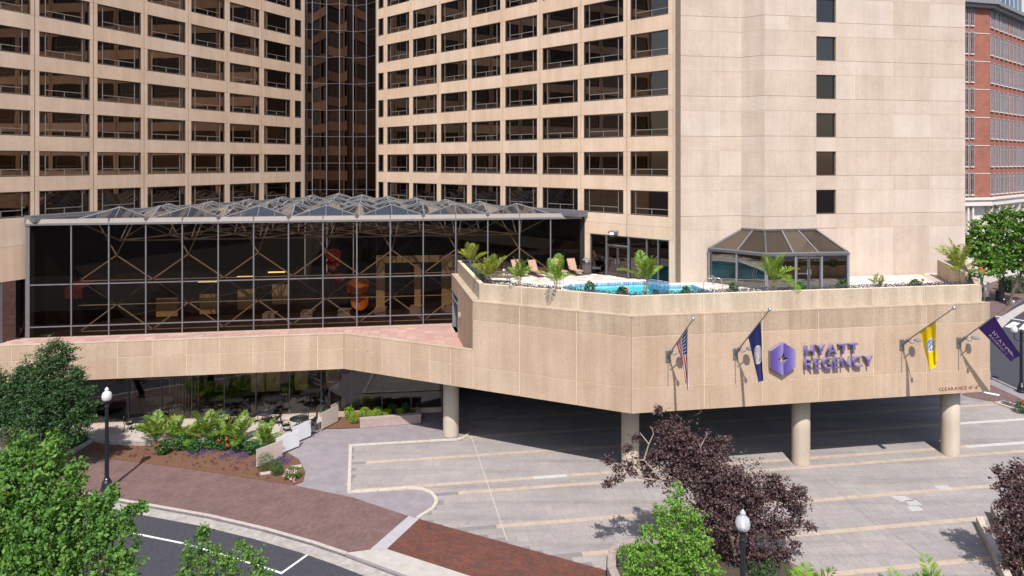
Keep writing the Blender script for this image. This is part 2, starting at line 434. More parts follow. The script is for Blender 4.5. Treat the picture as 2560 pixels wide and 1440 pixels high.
M['leaf_lime'] = leaf('lime leaves', [(0.050, 0.140, 0.018), (0.100, 0.240, 0.030), (0.170, 0.330, 0.045), (0.380, 0.460, 0.120)])
M['leaf_far'] = leaf('street tree leaves', [(0.036, 0.096, 0.018), (0.072, 0.168, 0.024), (0.120, 0.240, 0.030), (0.180, 0.300, 0.036)])
M['leaf_purple'] = leaf('purple maple leaves', [(0.026, 0.015, 0.017), (0.060, 0.032, 0.036), (0.105, 0.058, 0.060), (0.170, 0.105, 0.095)], 0.2)
M['leaf_palm'] = leaf('palm fronds', [(0.090, 0.200, 0.030), (0.170, 0.300, 0.045), (0.260, 0.400, 0.060), (0.380, 0.480, 0.100)], 0.4)
M['leaf_palm_y'] = leaf('yellowing palm fronds', [(0.120, 0.200, 0.030), (0.220, 0.300, 0.050), (0.340, 0.380, 0.060), (0.480, 0.420, 0.070)], 0.4)
M['leaf_shrub'] = leaf('shrub leaves', [(0.018, 0.060, 0.014), (0.036, 0.108, 0.024), (0.060, 0.144, 0.036), (0.096, 0.192, 0.048)])
M['leaf_bush'] = leaf('lime bush leaves', [(0.10, 0.20, 0.015), (0.18, 0.30, 0.025), (0.26, 0.38, 0.035), (0.34, 0.44, 0.06)])
M['leaf_yellow'] = leaf('turned yellow leaves', [(0.35, 0.30, 0.03), (0.5, 0.38, 0.03)])
M['flower_purple'] = leaf('purple flowers', [(0.10, 0.05, 0.22), (0.20, 0.10, 0.38), (0.06, 0.10, 0.05), (0.30, 0.18, 0.45)])
M['flower_dark'] = leaf('dark violet flowers', [(0.03, 0.010, 0.045), (0.06, 0.018, 0.08), (0.035, 0.05, 0.02)])
M['flower_red'] = leaf('red flowers', [(0.75, 0.06, 0.02), (0.85, 0.12, 0.03)])
M['flower_pink'] = leaf('pink flowers', [(0.75, 0.35, 0.55), (0.85, 0.65, 0.75)])
M['bed_mix'] = leaf('bedding plants', [(0.02, 0.05, 0.015), (0.06, 0.12, 0.03), (0.08, 0.07, 0.14), (0.15, 0.11, 0.24), (0.06, 0.12, 0.03)])
# ================================================================== large structure
FH = 2.74                                         # storey height of the guest floors
ROW0 = 15.23                                      # head of the lowest guest-room windows
WIN_H = 1.72
NROW = 11
LW = Fr(V(((87.5 - CX) / F * 46.6, 46.6)), ((2082.7 - CX) / F, 1))
RWp = V(((1566.6 - CX) / F * 48.49, 48.49))
RW = Fr(RWp, ((CX + 512) / F, -1))
BAY = (LW.u(731.3) - LW.u(87.5)) / 6
BAYR = (RW.u(1566.6) - RW.u(963.6)) / 7

def local_box(u0, u1, n0, n1, w0, w1):
    return MB().bx(u0, u1, -n1, -n0, w0, w1)
ID = Fr((0, 0), (1, 0))

class Part:
    """places shared meshes on a wall as parts of a thing"""
    def __init__(s, th, fr): s.th, s.fr, s.cache = th, fr, {}
    def put(s, name, key, make, u, n, w, parent=None):
        if key not in s.cache: s.cache[key] = make()
        o = bpy.data.objects.new(name, s.cache[key]); COL.objects.link(o)
        if parent is None:
            o.parent = s.th; o.location = s.fr.p(u, n, w) - s.th.location; o.rotation_euler = (0, 0, s.fr.ang)
        else:
            o.parent = parent; o.location = (0, 0, 0)
        return o

def window_on(P, u0, u1, w0, kind):
    ow = u1 - u0; hh = WIN_H
    def frame():
        b = MB(); t = 0.055
        b.bx(0, ow, 0.02, 0.15, 0, t); b.bx(0, ow, 0.02, 0.15, hh - t, hh); b.bx(0, t, 0.02, 0.15, t, hh - t); b.bx(ow - t, ow, 0.02, 0.15, t, hh - t)
        return b.mesh('window_frame', M['bronze'])
    def bars():
        b = MB(); t = 0.024; y0, y1 = 0.085, 0.13
        if kind == 'slot': return b.bx(0.055, ow - 0.055, y0, y1, hh * 0.05, hh * 0.05 + 0.03).mesh('bars', M['alu_warm'])
        xs = [0.13 * ow] + ([0.86 * ow] if kind != 'end' else [])
        xe = 0.86 * ow if kind != 'end' else ow - 0.055
        for x in xs: b.bx(x - t, x + t, y0, y1, 0.055, hh - 0.055)
        z = hh * 0.275
        b.bx(0.13 * ow + t, xe - t, y0, y1, z - t, z + t)
        xm = (0.13 * ow + xe) / 2
        b.bx(xm - t * .8, xm + t * .8, y0, y1, 0.055, z - t)
        b.bx(0.055, ow - .055, y0 + .01, y1 - .01, 0.055, 0.085)
        return b.mesh('bars', M['alu_warm'])
    def pane():
        b = MB()
        b._add([(0.055, 0.12, 0.055), (ow - 0.055, 0.12, 0.055), (ow - 0.055, 0.12, hh - 0.055), (0.055, 0.12, hh - 0.055)], [(0, 1, 2, 3)])
        return b.mesh('pane', (M['pane_dim'] if P.fr is RW and kind != 'end' else M['pane']) if kind != 'slot' else M['pane_slot'])
    k = (kind, round(ow, 3))
    f = P.put('window', ('f',) + k, frame, u0, 0.0, w0)
    P.put('pane', ('p',) + k, pane, 0, 0, 0, f)
    P.put('mullion_bars', ('b',) + k, bars, 0, 0, 0, f)

def wing(name, label, fr, bays, zbot, depth, u_lo, u_hi):
    th = thing(name, label, 'building', (fr.o.x, fr.o.y, 0))
    P = Part(th, fr)
    core = MB().box(fr, u_lo, u_hi, -depth, -0.22, 0.0, ROW0 + FH * (NROW - 1) + 1.4)
    core.obj('core_wall', M['joint_brown'], th)
    g = 0.035
    for (ua, ub, wa, wb, kind) in bays:
        for r in range(NROW):
            top = ROW0 + FH * r; bot = top - WIN_H
            def sp(ua=ua, ub=ub): return local_box(g, ub - ua - g, -0.219, 0, 0.006, FH - WIN_H - 0.006).mesh('wall_panel', M['wing'])
            P.put('wall_panel', ('s', round(ub - ua, 3)), sp, ua, 0, top)
            def pl(ua=ua, wa=wa): return local_box(g, wa - ua, -0.219, -0.004, 0.006, WIN_H - 0.006).mesh('pier', M['wing'])
            P.put('pier', ('l', round(wa - ua, 3), round(ub - ua, 2)), pl, ua, 0, bot)
            def pr(wb=wb, ub=ub): return local_box(0, ub - wb - g, -0.219, -0.004, 0.006, WIN_H - 0.006).mesh('pier', M['wing'])
            P.put('pier', ('r', round(ub - wb, 3), round(ub - ua, 2)), pr, wb, 0, bot)
            window_on(P, wa, wb, bot, kind)
        # wall below the lowest windows
        z1 = ROW0 - WIN_H
        if ub > fr.u(62) or fr is RW:
            zs = [zbot, zbot + (z1 - zbot) * 0.55, z1]
        else: zs = [zbot, zbot + 1.3, zbot + 3.1, z1 - 0.75, z1]
        for a, b in zip(zs[:-1], zs[1:]):
            q = MB().box(fr, ua + g, ub - g, -0.219, 0, a + 0.006, b - 0.006)
            q.obj('wall_panel', M['wing'], th)
    return th, P

bl = []
for k in range(-3, 6):
    a = LW.u(87.5) + BAY * k
    bl.append((a, a + BAY, a + 0.068 * BAY, a + 0.932 * BAY, 'std'))
e = LW.u(731.3); e1 = LW.u(762)
bl.append((e, e1, LW.u(737.3), LW.u(753.5), 'slot'))
left_wing, PL = wing('hotel_wing', 'left concrete hotel wing with rows of bronze windows running back to the dark glass corner', LW, bl, 9.35, 10, bl[0][0] - 0.5, e1)
br = []
c0 = RW.u(940.5)
br.append((c0, RW.u(963.6), RW.u(945.5), RW.u(958.8), 'slot'))
for k in range(7):
    a = RW.u(963.6) + BAYR * k
    br.append((a, a + BAYR, a + 0.068 * BAYR, a + 0.932 * BAYR, 'std'))
ue = RW.u(1682.9)
br.append((RW.u(1566.6), ue, RW.u(1575.8), RW.u(1670.6), 'end'))
ZST = 11.94                                        # head of the poolside shopfront
right_wing, PRW = wing('hotel_wing', 'middle concrete hotel wing with rows of bronze windows, joining the blank tower above the pool', RW, br, ZST, 10, c0, ue)
# wall pieces of the right wing beside and below the shopfront
for (a, b, z0, z1, mm) in ((c0, RW.u(1474.8), 4.2, ZST, 'wing'), (RW.u(1672.6), ue, 8.7, ZST, 'wing')):
    MB().box(RW, a, b, -0.219, 0, z0, z1 - 0.006).obj('wall_panel', M[mm], right_wing)
# left wing below: dark brick-brown glass band at terrace level
MB().box(LW, bl[0][0], LW.u(61), -0.2, -0.08, 5.3, 9.34).obj('lower_glazing', M['pane_slot'], left_wing)
for px in (-60, 4):
    MB().box(LW, LW.u(px) - 0.05, LW.u(px) + 0.05, -0.09, -0.02, 5.3, 9.34).obj('post', M['alu'], left_wing)
MB().box(LW, bl[0][0], LW.u(70), -0.3, -0.02, 3.0, 5.3).obj('base_wall', M['wing'], left_wing)

# roofline pieces so the wings end in the sky above the frame
for th, fr, a, b in ((left_wing, LW, bl[0][0], e1), (right_wing, RW, c0, ue)):
    zt = ROW0 + FH * (NROW - 1) + FH - WIN_H
    MB().box(fr, a, b, -0.5, 0.02, zt + 0.01, zt + 1.4).obj('parapet', M['wing'], th)

# ------------------------------------------------------------------ folded glass in the inner corner
Yc = LW.y(762)
cp = [(762, 1.0), (781.3, .9943), (817, 1.0083), (849.3, 1.0011), (883.3, 1.0144), (916.5, 1.0071)]
cpts = [V(((p - CX) / F * Yc * k, Yc * k)) for p, k in cp] + [V(RW.p(RW.u(940.5), 0, 0)[:2])]
gb = thing('glass_bay', 'dark pleated curtain wall filling the inner corner between the two hotel wings', 'glass bay', (cpts[3].x, cpts[3].y, 13))
zl = [12.9] + [ROW0 - 0.85 + FH * k for k in range(0, NROW + 1)]
for i in range(6):
    fr = Fr(cpts[i], cpts[i + 1] - cpts[i]); L = (cpts[i + 1] - cpts[i]).length
    for a, b in zip(zl[:-1], zl[1:]):
        o = MB(); o._add([fr.p(0.02, 0, a + .02), fr.p(L - .02, 0, a + .02), fr.p(L - .02, 0, b - .02), fr.p(.02, 0, b - .02)], [(0, 1, 2, 3)])
        o.obj('pane', M['pane_corner'], gb)
    for z in zl[1:]:
        MB().box(fr, 0, L, -0.03, 0.035, z - 0.022, z + 0.022).obj('transom', M['alu'], gb)
for i, p in enumerate(cpts):
    MB().bx(p.x - .04, p.x + .04, p.y - .07, p.y + .02, 12.9, zl[-1]).obj('mullion', M['alu'], gb)

# ------------------------------------------------------------------ blank stair tower on the right
def tp(px, Y): return V(((px - CX) / F * Y, Y))
TA, TV, TC, TD, TE, TF = tp(1695, 46.6), tp(1853, 47.4), tp(1911.5, 46.4), tp(2040, 47.1), tp(2040, 48.8), tp(2413, 50.9)
tower = thing('stair_tower', 'blank pale concrete tower with a folded face and one column of small square windows', 'building', (TC.x, TC.y, 9))
DK = 9.0                                            # pool deck level
ztop = ROW0 + FH * NROW
faces = [(TA, TV, [1695, 1800, 1853]), (TV, TC, [1853, 1911.5]), (TC, TD, [1911.5, 1971, 2040]), (TE, TF, [2040, 2090.5, 2137, 2232, 2325, 2413])]
# core just behind the panels: shows as cream joints
core = [TA, TV, TC, TD, TE, TF, TF + V((2.5, 8)), V((10.5, 58))]
frA = Fr(TA, TF - TA)
shr = [V((p.x - frA.N.x * 0.014, p.y - frA.N.y * 0.014)) for p in core[:6]] + core[6:]
shr[0].x += 0.02
frE = Fr(TE, TF - TE); shr[4:5] = [V(frE.p(0, -.3, 0)[:2]), V(frE.p(frE.u(2090.5), -.3, 0)[:2]), V(frE.p(frE.u(2090.5), -.014, 0)[:2])]
MB().prism(shr, 5.0, ztop).obj('core_wall', M['caulk'], tower)
for fa, fb, pxs in faces:
    fr = Fr(fa, fb - fa)
    for i, (pa, pb) in enumerate(zip(pxs[:-1], pxs[1:])):
        ua, ub = fr.u(pa), fr.u(pb)
        iswin = (pa == 2040)
        lv = [(DK - 0.3, ROW0 - FH, 0)]
        for k in range(-1, NROW): lv += [(ROW0 + FH * k, ROW0 + FH * k + FH - WIN_H, 1), (ROW0 + FH * k + FH - WIN_H, ROW0 + FH * (k + 1), 2)]
        g = 0.016
        for a, b, c in lv:
            if iswin and c == 2 and b > ROW0 - 0.1:
                w = MB(); hh = b - a; u0, u1 = ua + 0.03, ub - .02
                for q in ((u0, u1, a, a + .07), (u0, u1, b - .07, b), (u0, u0 + .07, a + .07, b - .07), (u1 - .07, u1, a + .07, b - .07)):
                    w.box(fr, q[0], q[1], -0.24, -.13, q[2], q[3])
                wo = w.obj('window', M['bronze'], tower)
                p = MB(); p._add([fr.p(u0 + .07, -.2, a + .07), fr.p(u1 - .07, -.2, a + .07), fr.p(u1 - .07, -.2, b - .07), fr.p(u0 + .07, -.2, b - .07)], [(0, 1, 2, 3)])
                p.obj('pane', M['pane_dim'], wo)
                continue
            ga = 0.014 if c == 1 else 0.013 if c == 2 else 0.0
            gb_ = 0.013 if c == 1 else 0.014
            if c == 1: MB().box(fr, ua + g, ub - g, -0.011, -0.004, b - .012, b + .012).obj('seam', M['joint_brown'], tower)
            MB().box(fr, ua + g * (i > 0), ub - g * (pb != pxs[-1]), -0.012 if not iswin else -.29, 0, a + ga, b - gb_).obj('wall_panel', M['tower'], tower)
MB().box(Fr(TD, TE - TD), 0.004, (TE - TD).length - .05, 0.0, 0.02, DK - .3, ztop).obj('return_wall', M['tower'], tower)
wend = RW.p(ue, 0, 0)
MB().prism([(wend.x, wend.y), (wend.x + 0.12, wend.y + 0.06), (TA.x + .1, TA.y + .2), (TA.x - .25, TA.y + .3)], 8.7, ztop).obj('return_wall', M['tower'], tower)

# ------------------------------------------------------------------ podium
ZS, ZT, ZP, ZL = 4.0, 5.4, 10.07, 9.07              # soffit, terrace floor, pool parapet top, ledge
PA, P0, PR = [V(gp(*q, ZS)[:2]) for q in ((860, 922), (1578, 1034), (2475, 978))]
LBs = V(gp(258, 948, ZS)[:2])
LF = Fr(PA, P0 - PA); RF = Fr(P0, PR - P0); LB = Fr(LBs, PA - LBs)
P1 = V(LF.p(LF.u(1182), 0, 0)[:2])
PG = V(gp(1129, 812, ZT)[:2])                        # where the side wall meets the atrium glass
SF = Fr(PG, P1 - PG)
podium = thing('podium', 'tan concrete podium with angled fascia carrying the pool deck on round columns', 'building', (P0.x, P0.y, 0))
def strip(fr, ua, ub, za, zb, m, name='wall_panel', n=0.0, th=0.014, g=0.018, ga=0.018, gb=0.018):
    return MB().box(fr, ua + g, ub - g, n - th, n, za + ga, zb - gb).obj(name, M[m], podium)
def courses(fr, pxs, lv):
    us = [fr.u(p) for p in pxs]
    for ua, ub in zip(us[:-1], us[1:]):
        for za, zb, m in lv: strip(fr, ua, ub, za, zb, m, gb=0.018 if zb < ZL - .01 else 0, ga=0.018 if za > ZS + .01 else 0)
LVL = [(ZS, 5.32, 'fascia'), (5.32, 8.02, 'fascia'), (8.02, ZL, 'fascia_dark')]
courses(LF, [1182, 1299, 1441, 1578], LVL)
courses(RF, [1578, 1761, 1907, 2047, 2185, 2317, 2475], LVL)
ZB = 6.22
courses(LB, [-160, -40, 28, 160, 293, 380, 466, 549, 632, 711, 794, 860], [(ZS, 5.3, 'fascia'), (5.3, ZB, 'fascia')])
courses(LF, [860, 890, 955, 1023, 1074, 1126, 1182], [(ZS, 5.3, 'fascia'), (5.3, ZB, 'fascia')])
# caulk-coloured body behind the fascia panels
def body(fr, ua, ub, za, zb, n0=-0.4, n1=-0.016, m='caulk', name='fascia_core'):
    return MB().box(fr, ua, ub, n0, n1, za, zb).obj(name, M[m], podium)
body(LB, LB.u(-160), LB.u(860) - 0.016, ZS + .02, ZB - .012); body(LF, 0.05, LF.u(1182) + .02, ZS + .02, ZB - .012)
body(LF, LF.u(1182), LF.u(1578) - .03, ZS + .02, ZL - .01); body(RF, 0.03, RF.u(2475) - .03, ZS + .02, ZL - .01)
# terrace parapet caps
for fr, a, b in ((LB, LB.u(-160), LB.u(860)), (LF, 0, LF.u(1182))):
    MB().box(fr, a, b - 0.0, -0.34, 0.006, ZB + .001, ZB + 0.03).obj('coping', M['parapet'], podium)
# ledge cap and set-back pool parapet
LIN = 0.42
def cornerpts(n):
    a = SF.o + SF.N * n; b0 = intersect(SF, LF, n); b1 = intersect(LF, RF, n)
    e = RF.p(RF.u(2475) + (0 if n == 0 else n * 0.35), n, 0)
    return [V(SF.p(0, n, 0)[:2]), b0, b1, V(e[:2])]
def intersect(f1, f2, n):
    p, q = f1.o + f1.N * n, f2.o + f2.N * n
    den = f1.U.x * f2.U.y - f1.U.y * f2.U.x
    t = ((q.x - p.x) * f2.U.y - (q.y - p.y) * f2.U.x) / den
    return V((p.x + f1.U.x * t, p.y + f1.U.y * t))
def band(n0, n1, za, zb, m, name):
    a, b = cornerpts(n0), cornerpts(n1)
    mb = MB()
    for i in range(3): mb.prism([a[i], a[i + 1], b[i + 1], b[i]], za, zb)
    return mb.obj(name, M[m], podium)
band(0.012, -0.5, ZL + .001, ZL + 0.06, 'parapet', 'ledge')
ca, cb = cornerpts(-LIN), cornerpts(-LIN - 0.28)
for i, (fr, pxs) in enumerate(((SF, None), (LF, [1190, 1304, 1446, 1578]), (RF, [1578, 1760, 1905, 2046, 2181, 2312, 2466]))):
    f2 = Fr(ca[i], ca[i + 1] - ca[i]); L = (ca[i + 1] - ca[i]).length
    us = [0, L * .33, L * .66, L] if pxs is None else [0] + [f2.u(p) for p in pxs[1:-1]] + [L]
    for ua, ub in zip(us[:-1], us[1:]):
        MB().box(f2, ua + (0.02 if ua > 0 else 0), ub - (0.02 if ub < L else 0), -0.014, 0, ZL + .062, ZP).obj('parapet_panel', M['parapet'], podium)
    MB().box(f2, 0.03, L - 0.03, -0.28, -0.016, ZL + .062, ZP - 0.004).obj('parapet_core', M['caulk'], podium)
# the right-hand return
RRd = (V((34.6, 51.4)) - PR).normalized()
RR = Fr(PR, RRd)
MB().box(RR, 0.0, .46, -0.45, 0.0, ZS, ZL - .002).obj('wall_panel', M['fascia'], podium)
MB().box(RR, 0.461, 12, -0.8, -.43, ZS, ZL - .002).obj('wall_panel', M['fascia'], podium)
MB().box(RR, 0.52, 12.5, -.7, -.42, ZL, ZP).obj('parapet_panel', M['parapet'], podium)
# side wall beside the terrace, with its door
us0, us1 = SF.u(1131.5), SF.u(1145.5)
LS = (P1 - PG).length
ZD = 8.05
MB().box(SF, us1, LS - 0.02, -0.4, 0.0, ZT - .4, ZL - 1.15).obj('wall_panel', M['fascia'], podium)
MB().box(SF, 0, us1, -0.4, 0.0, ZD, ZL - 1.15 if ZL - 1.15 > ZD else ZD + .01).obj('wall_panel', M['fascia'], podium)
MB().box(SF, 0, LS - 0.02, -0.4, 0.0, ZL - 1.135, ZL).obj('wall_panel', M['fascia'], podium)
dr = MB().box(SF, us0 + .06, us1 - .06, -0.3, -0.22, ZT, ZD - .55).box(SF, us0 + .06, us1 - .06, -0.3, -0.24, ZD - .5, ZD - .06).obj('door', M['dark_metal'], podium)
f = MB()
for q in ((us0, us0 + .06, ZT, ZD), (us1 - .06, us1, ZT, ZD), (us0 + .06, us1 - .06, ZD - .06, ZD), (us0 + .06, us1 - .06, ZD - .55, ZD - .5)):
    f.box(SF, q[0], q[1], -0.3, 0.03, q[2], q[3])
f.obj('door_frame', M['grey_metal'], podium)
MB().box(SF, us1 - .35, us1 - .12, -0.22, -0.12, ZT + 1.0, ZT + 1.08).obj('handle', M['steel'], dr)
u = SF.u(1151)
MB().box(SF, u - .09, u + .09, 0, .16, 7.05, 7.3).obj('wall_light', M['parapet'], podium)

# slabs
GA = V(gp(179, 843.5, ZT)[:2]); kk = (12700 - 1376) / (12700 - 179)
GB = V(((1376 - CX) / F * GA.y / kk, GA.y / kk))
AG = Fr(GA, GB - GA)                                 # the atrium front
ag_l, ag_r = V(AG.p(AG.u(30), 0, 0)[:2]), V(AG.p(AG.u(1475), 0, 0)[:2])
def back(p, d): return V((p.x - AG.N.x * d, p.y - AG.N.y * d))
lb0 = V(LB.p(LB.u(-160), -.1, 0)[:2])
MB().prism([lb0, V(LB.p(LB.u(860), -.1, 0)[:2]), V(LF.p(LF.u(1182), -.1, 0)[:2]), PG, back(PG, 14), back(ag_l, 14), back(lb0, 8)], ZS, ZT - 0.03).obj('terrace_slab', M['deck_joint'], podium)
pool_px = [(1400, 719), (1431, 709.5), (1580, 703.5), (1640, 702.5), (1673, 711.5), (1728, 711.5), (1790, 735), (1660, 743), (1450, 739)]
POOL = [V(gp(a, b, DK)[:2]) for a, b in pool_px]
outer = [V(p) for p in cornerpts(-.1)] + [V(RR.p(.4, -.1, 0)[:2]), V(RR.p(.5, -.5, 0)[:2]), V(RR.p(11.5, -.5, 0)[:2]), V((10, 60)), V((-6, 62))]
from mathutils.geometry import tessellate_polygon
def holed(outer, hole, z, mats, name, parent):
    vs = [(p.x, p.y, z) for p in outer + hole]
    tri = tessellate_polygon([[V((p.x, p.y, 0)) for p in outer], [V((p.x, p.y, 0)) for p in hole]])
    fs = []
    for a, b, c in tri:
        A, B, C = vs[a], vs[b], vs[c]
        cr = (B[0] - A[0]) * (C[1] - A[1]) - (B[1] - A[1]) * (C[0] - A[0])
        fs.append((a, b, c) if cr > 0 else (a, c, b))
    mb = MB(); mb._add(vs, fs); return mb.obj(name, mats, parent)
holed(outer, POOL, DK - 0.035, M['deck_joint'], 'deck_slab', podium)
mb = MB(); mb._add([(p.x, p.y, ZS) for p in outer], [tuple(range(len(outer)))]); mb.obj('soffit', plain('shade-darkened soffit', (.10, .075, .06), .9), podium)  # soffit colour darkened to deepen the shade under the podium
def pip(p, poly):
    c = False; n = len(poly)
    for i in range(n):
        a, b = poly[i], poly[(i + 1) % n]
        if (a[1] > p[1]) != (b[1] > p[1]) and p[0] < (b[0] - a[0]) * (p[1] - a[1]) / (b[1] - a[1]) + a[0]: c = not c
    return c
# deck pavers
rowsd = []
deckpoly = [V(p) for p in cornerpts(-LIN - 1.35)] + [V(RR.p(11, -3.4, 0)[:2]), TF, TE, TD, TC, TV, TA, V(RW.p(ue, .05, 0)[:2]), V(RW.p(RW.u(1474), .05, 0)[:2]), V(AG.p(AG.u(1465), .05, 0)[:2]), V(AG.p(AG.u(1142), .05, 0)[:2])]
coping_poly = offset(POOL[::-1], 0.4, True) if False else None
pc = sum(POOL, V((0, 0))) / len(POOL)
def grow(poly, d):
    n = len(poly); a = sum(poly[i].x * poly[(i + 1) % n].y - poly[(i + 1) % n].x * poly[i].y for i in range(n))
    return offset(poly, -d if a > 0 else d, True)
COPE = grow(POOL, 0.38)
PF = Fr(P0, RF.U[:2])
cells = []
for i in range(-40, 75):
    for j in range(0, 34):
        u0, v0 = i * 0.42 + (0.21 if j % 2 else 0), j * 0.42
        c = PF.p(u0 + .2, -v0 - .2, 0)
        if pip(c, deckpoly) and not pip(c, COPE): cells.append((c.y, u0, v0))
cells.sort()
big = MB()
for k, (cy, u0, v0) in enumerate(cells):
    b = MB() if k < 280 else big
    b.box(PF, u0 + .006, u0 + .414, -v0 - .414, -v0 - .006, DK - 0.034, DK + 0.002 * math.sin(k * 12.9))
    if k < 280: b.obj('paver', M['deck'], podium)
big.obj('paver_field', M['deck'], podium, kind='stuff')
# terrace tiles
tl = []
TFr = Fr(AG.o, AG.U[:2])
ter = [V(LB.p(LB.u(-150), -.36, 0)[:2]), V(LB.p(LB.u(860), -.36, 0)[:2]), V(LF.p(LF.u(1182), -.36, 0)[:2]), PG, ag_l]
for i in range(-10, 48):
    for j in range(0, 14):
        u0, v0 = i * 0.62, j * 0.62
        c = TFr.p(u0 + .31, v0 + .31, 0)
        if pip(c, ter): tl.append((-u0, u0, v0))
tl.sort()
big = MB()
for k, (cy, u0, v0) in enumerate(tl):
    b = MB() if k < 290 else big
    b.box(TFr, u0 + .007, u0 + .613, v0 + .007, v0 + .613, ZT - 0.029, ZT + 0.0015 * math.sin(k * 7.7))
    if k < 290: b.obj('terrace_tile', M['terracotta'], podium)
if big.v: big.obj('terrace_tile_field', M['terracotta'], podium, kind='stuff')
# planter soil behind the parapet, and its inner wall
band(-LIN - 0.285, -LIN - 0.95, ZP - 0.7, ZP - 0.30, 'soil', 'planter_soil')
band(-LIN - 0.95, -LIN - 1.08, DK, ZP - 0.27, 'parapet', 'planter_wall')
# raised planter at the right end
pa, pb = V(gp(2343, 690, DK)[:2]), V(gp(2401, 722, DK)[:2])
pd = (pb - pa).normalized(); PLF = Fr(pa, pd)
Lp = (pb - pa).length
MB().box(PLF, 0, Lp + 1, -0.2, 0, DK, ZP + .12).obj('planter_wall', M['parapet'], podium)
rp1, rp2 = V(RR.p(1.0, -.71, 0)[:2]), V(RR.p(12.2, -.71, 0)[:2])
MB().prism([V(PLF.p(.2, -.2, 0)[:2]), V(PLF.p(Lp + 1, -.2, 0)[:2]), rp1, rp2], DK, ZP - .1).obj('planter_soil', M['soil'], podium)
# columns
for i, (px, py) in enumerate(((1127.5, 1087), (1575.5, 1165), (2002, 1157), (2375.5, 1134))):
    c = gp(px, py, 0)
    MB().lathe((c.x, c.y, 0), [(0.5, 0), (0.5, 0.02), (0.5, 2), (0.5, ZS)], 32).obj('column', M['column'], podium, smooth=True)
# what stands at the back under the podium
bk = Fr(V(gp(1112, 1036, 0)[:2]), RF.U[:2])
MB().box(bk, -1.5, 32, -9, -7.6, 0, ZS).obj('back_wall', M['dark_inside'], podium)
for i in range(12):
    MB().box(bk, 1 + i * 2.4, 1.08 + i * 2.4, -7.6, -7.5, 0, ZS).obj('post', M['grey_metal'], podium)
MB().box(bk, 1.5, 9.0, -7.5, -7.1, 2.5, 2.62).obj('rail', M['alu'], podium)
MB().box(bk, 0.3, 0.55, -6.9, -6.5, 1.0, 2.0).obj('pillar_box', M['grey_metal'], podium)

# ------------------------------------------------------------------ cafe shopfront under the terrace
c0_, c1_ = V(gp(232, 1058.5, .38)[:2]), V(gp(832, 1030.5, .38)[:2])
SH = Fr(c0_, c1_ - c0_)
shop = thing('cafe_front', 'dark glass cafe shopfront recessed under the tan terrace band beside the patio', 'shopfront', (c0_.x, c0_.y, 0))
su = [SH.u(p) for p in (-120, 20, 140, 236, 322, 404, 480, 561, 640, 724, 803, 878, 955, 1028, 1104)]
for i, (a, b) in enumerate(zip(su[:-1], su[1:])):
    p = MB(); p._add([SH.p(a + .03, 0, .42), SH.p(b - .03, 0, .42), SH.p(b - .03, 0, ZS - .01), SH.p(a + .03, 0, ZS - .01)], [(0, 1, 2, 3)])
    p.obj('pane', M['glass_shop'], shop)
for a in su: MB().box(SH, a - .035, a + .035, -.1, .05, .1, ZS - .01).obj('mullion', M['dark_metal'], shop)
MB().box(SH, su[0], su[-1], -.08, .07, .06, .4).obj('sill', M['band'], shop)
MB().box(SH, su[0], su[-1], -9.2, -9, 0, ZS).obj('back_wall', M['dark_inside'], shop)
MB().box(SH, su[0], su[-1], -9, -.1, .0, .36).obj('floor', M['floor_inside'], shop)
MB().box(SH, su[-1] - .05, su[-1] + .05, -9, -.1, 0, ZS).obj('end_wall', M['dark_inside'], shop)
# things just inside the glass
for i, (px, w) in enumerate(((330, 2.9),)):
    u = SH.u(292)
    b = MB().box(SH, u, u + w, -2.2, -1.4, .37, 1.42); b.obj('counter', M['frost_warm'], shop)
    MB().box(SH, u + .1, u + .22, -2.1, -1.98, 1.43, 2.6).box(SH, u + w - .4, u + w - .28, -2.1, -1.98, 1.43, 2.6).box(SH, u + .05, u + w - .2, -2.3, -1.5, 2.6, 2.75).obj('hood', M['frost_warm'], shop)
for k in range(9):
    u = SH.u(420) + k * .2
    pts = [SH.p(u, -.9, .45 + .1 * q) for q in range(33)]
    MB().tube(pts, [0.035 + .025 * (q % 3 == 0) for q in range(33)], 6).obj('bead_curtain', M['bark_pale'], shop)
for k, px in enumerate((520, 585, 660, 700, 770)):
    u = SH.u(px); n = -1.6 - .7 * (k % 2)
    c = SH.p(u, n, .37)
    MB().lathe(c, [(.3, 0), (.04, .05), (.035, .7), (.5, .72), (.5, .76)], 14).obj('inside_table', M['bark_pale'], shop)
for k, px in enumerate((600, 640, 716, 800)):
    u = SH.u(px)
    MB().box(SH, u, u + .9, -3.4, -3.0, 1.0, 3.2).obj('inside_panel', M['yellow' if k < 3 else 'frost_warm'], shop)
# ================================================================== atrium hall
atr = thing('atrium', 'dark glass atrium hall with slim mullions and a roof of small glass pyramids', 'glass hall', (GA.x, GA.y, ZT))
PW = (GB - GA).length / 14
AZ = [ZT, 6.17, 8.99, 12.98]
uL, uR = AG.u(70), AG.u(1463)
mu = [uL] + [k * PW for k in range(15)] + [uR]
for a, b in zip(mu[:-1], mu[1:]):
    for z0, z1 in zip(AZ[:-1], AZ[1:]):
        p = MB(); p._add([AG.p(a + .03, 0, z0 + .03), AG.p(b - .03, 0, z0 + .03), AG.p(b - .03, 0, z1 - .03), AG.p(a + .03, 0, z1 - .03)], [(0, 1, 2, 3)])
        p.obj('pane', M['glass_atrium'], atr)
for i, a in enumerate(mu):
    w = 0.042 if 0 < i < len(mu) - 1 else 0.13
    MB().box(AG, a - w, a + w, -.12, .07, ZT, AZ[-1]).obj('mullion', M['alu'], atr)
for z in AZ[1:3]:
    MB().box(AG, uL, uR, -.06, .05, z - .038, z + .038).obj('transom', M['alu'], atr)
MB().box(AG, uL - .1, uR + .1, -.15, .09, ZT - .05, ZT + .06).obj('sill', M['band'], atr)
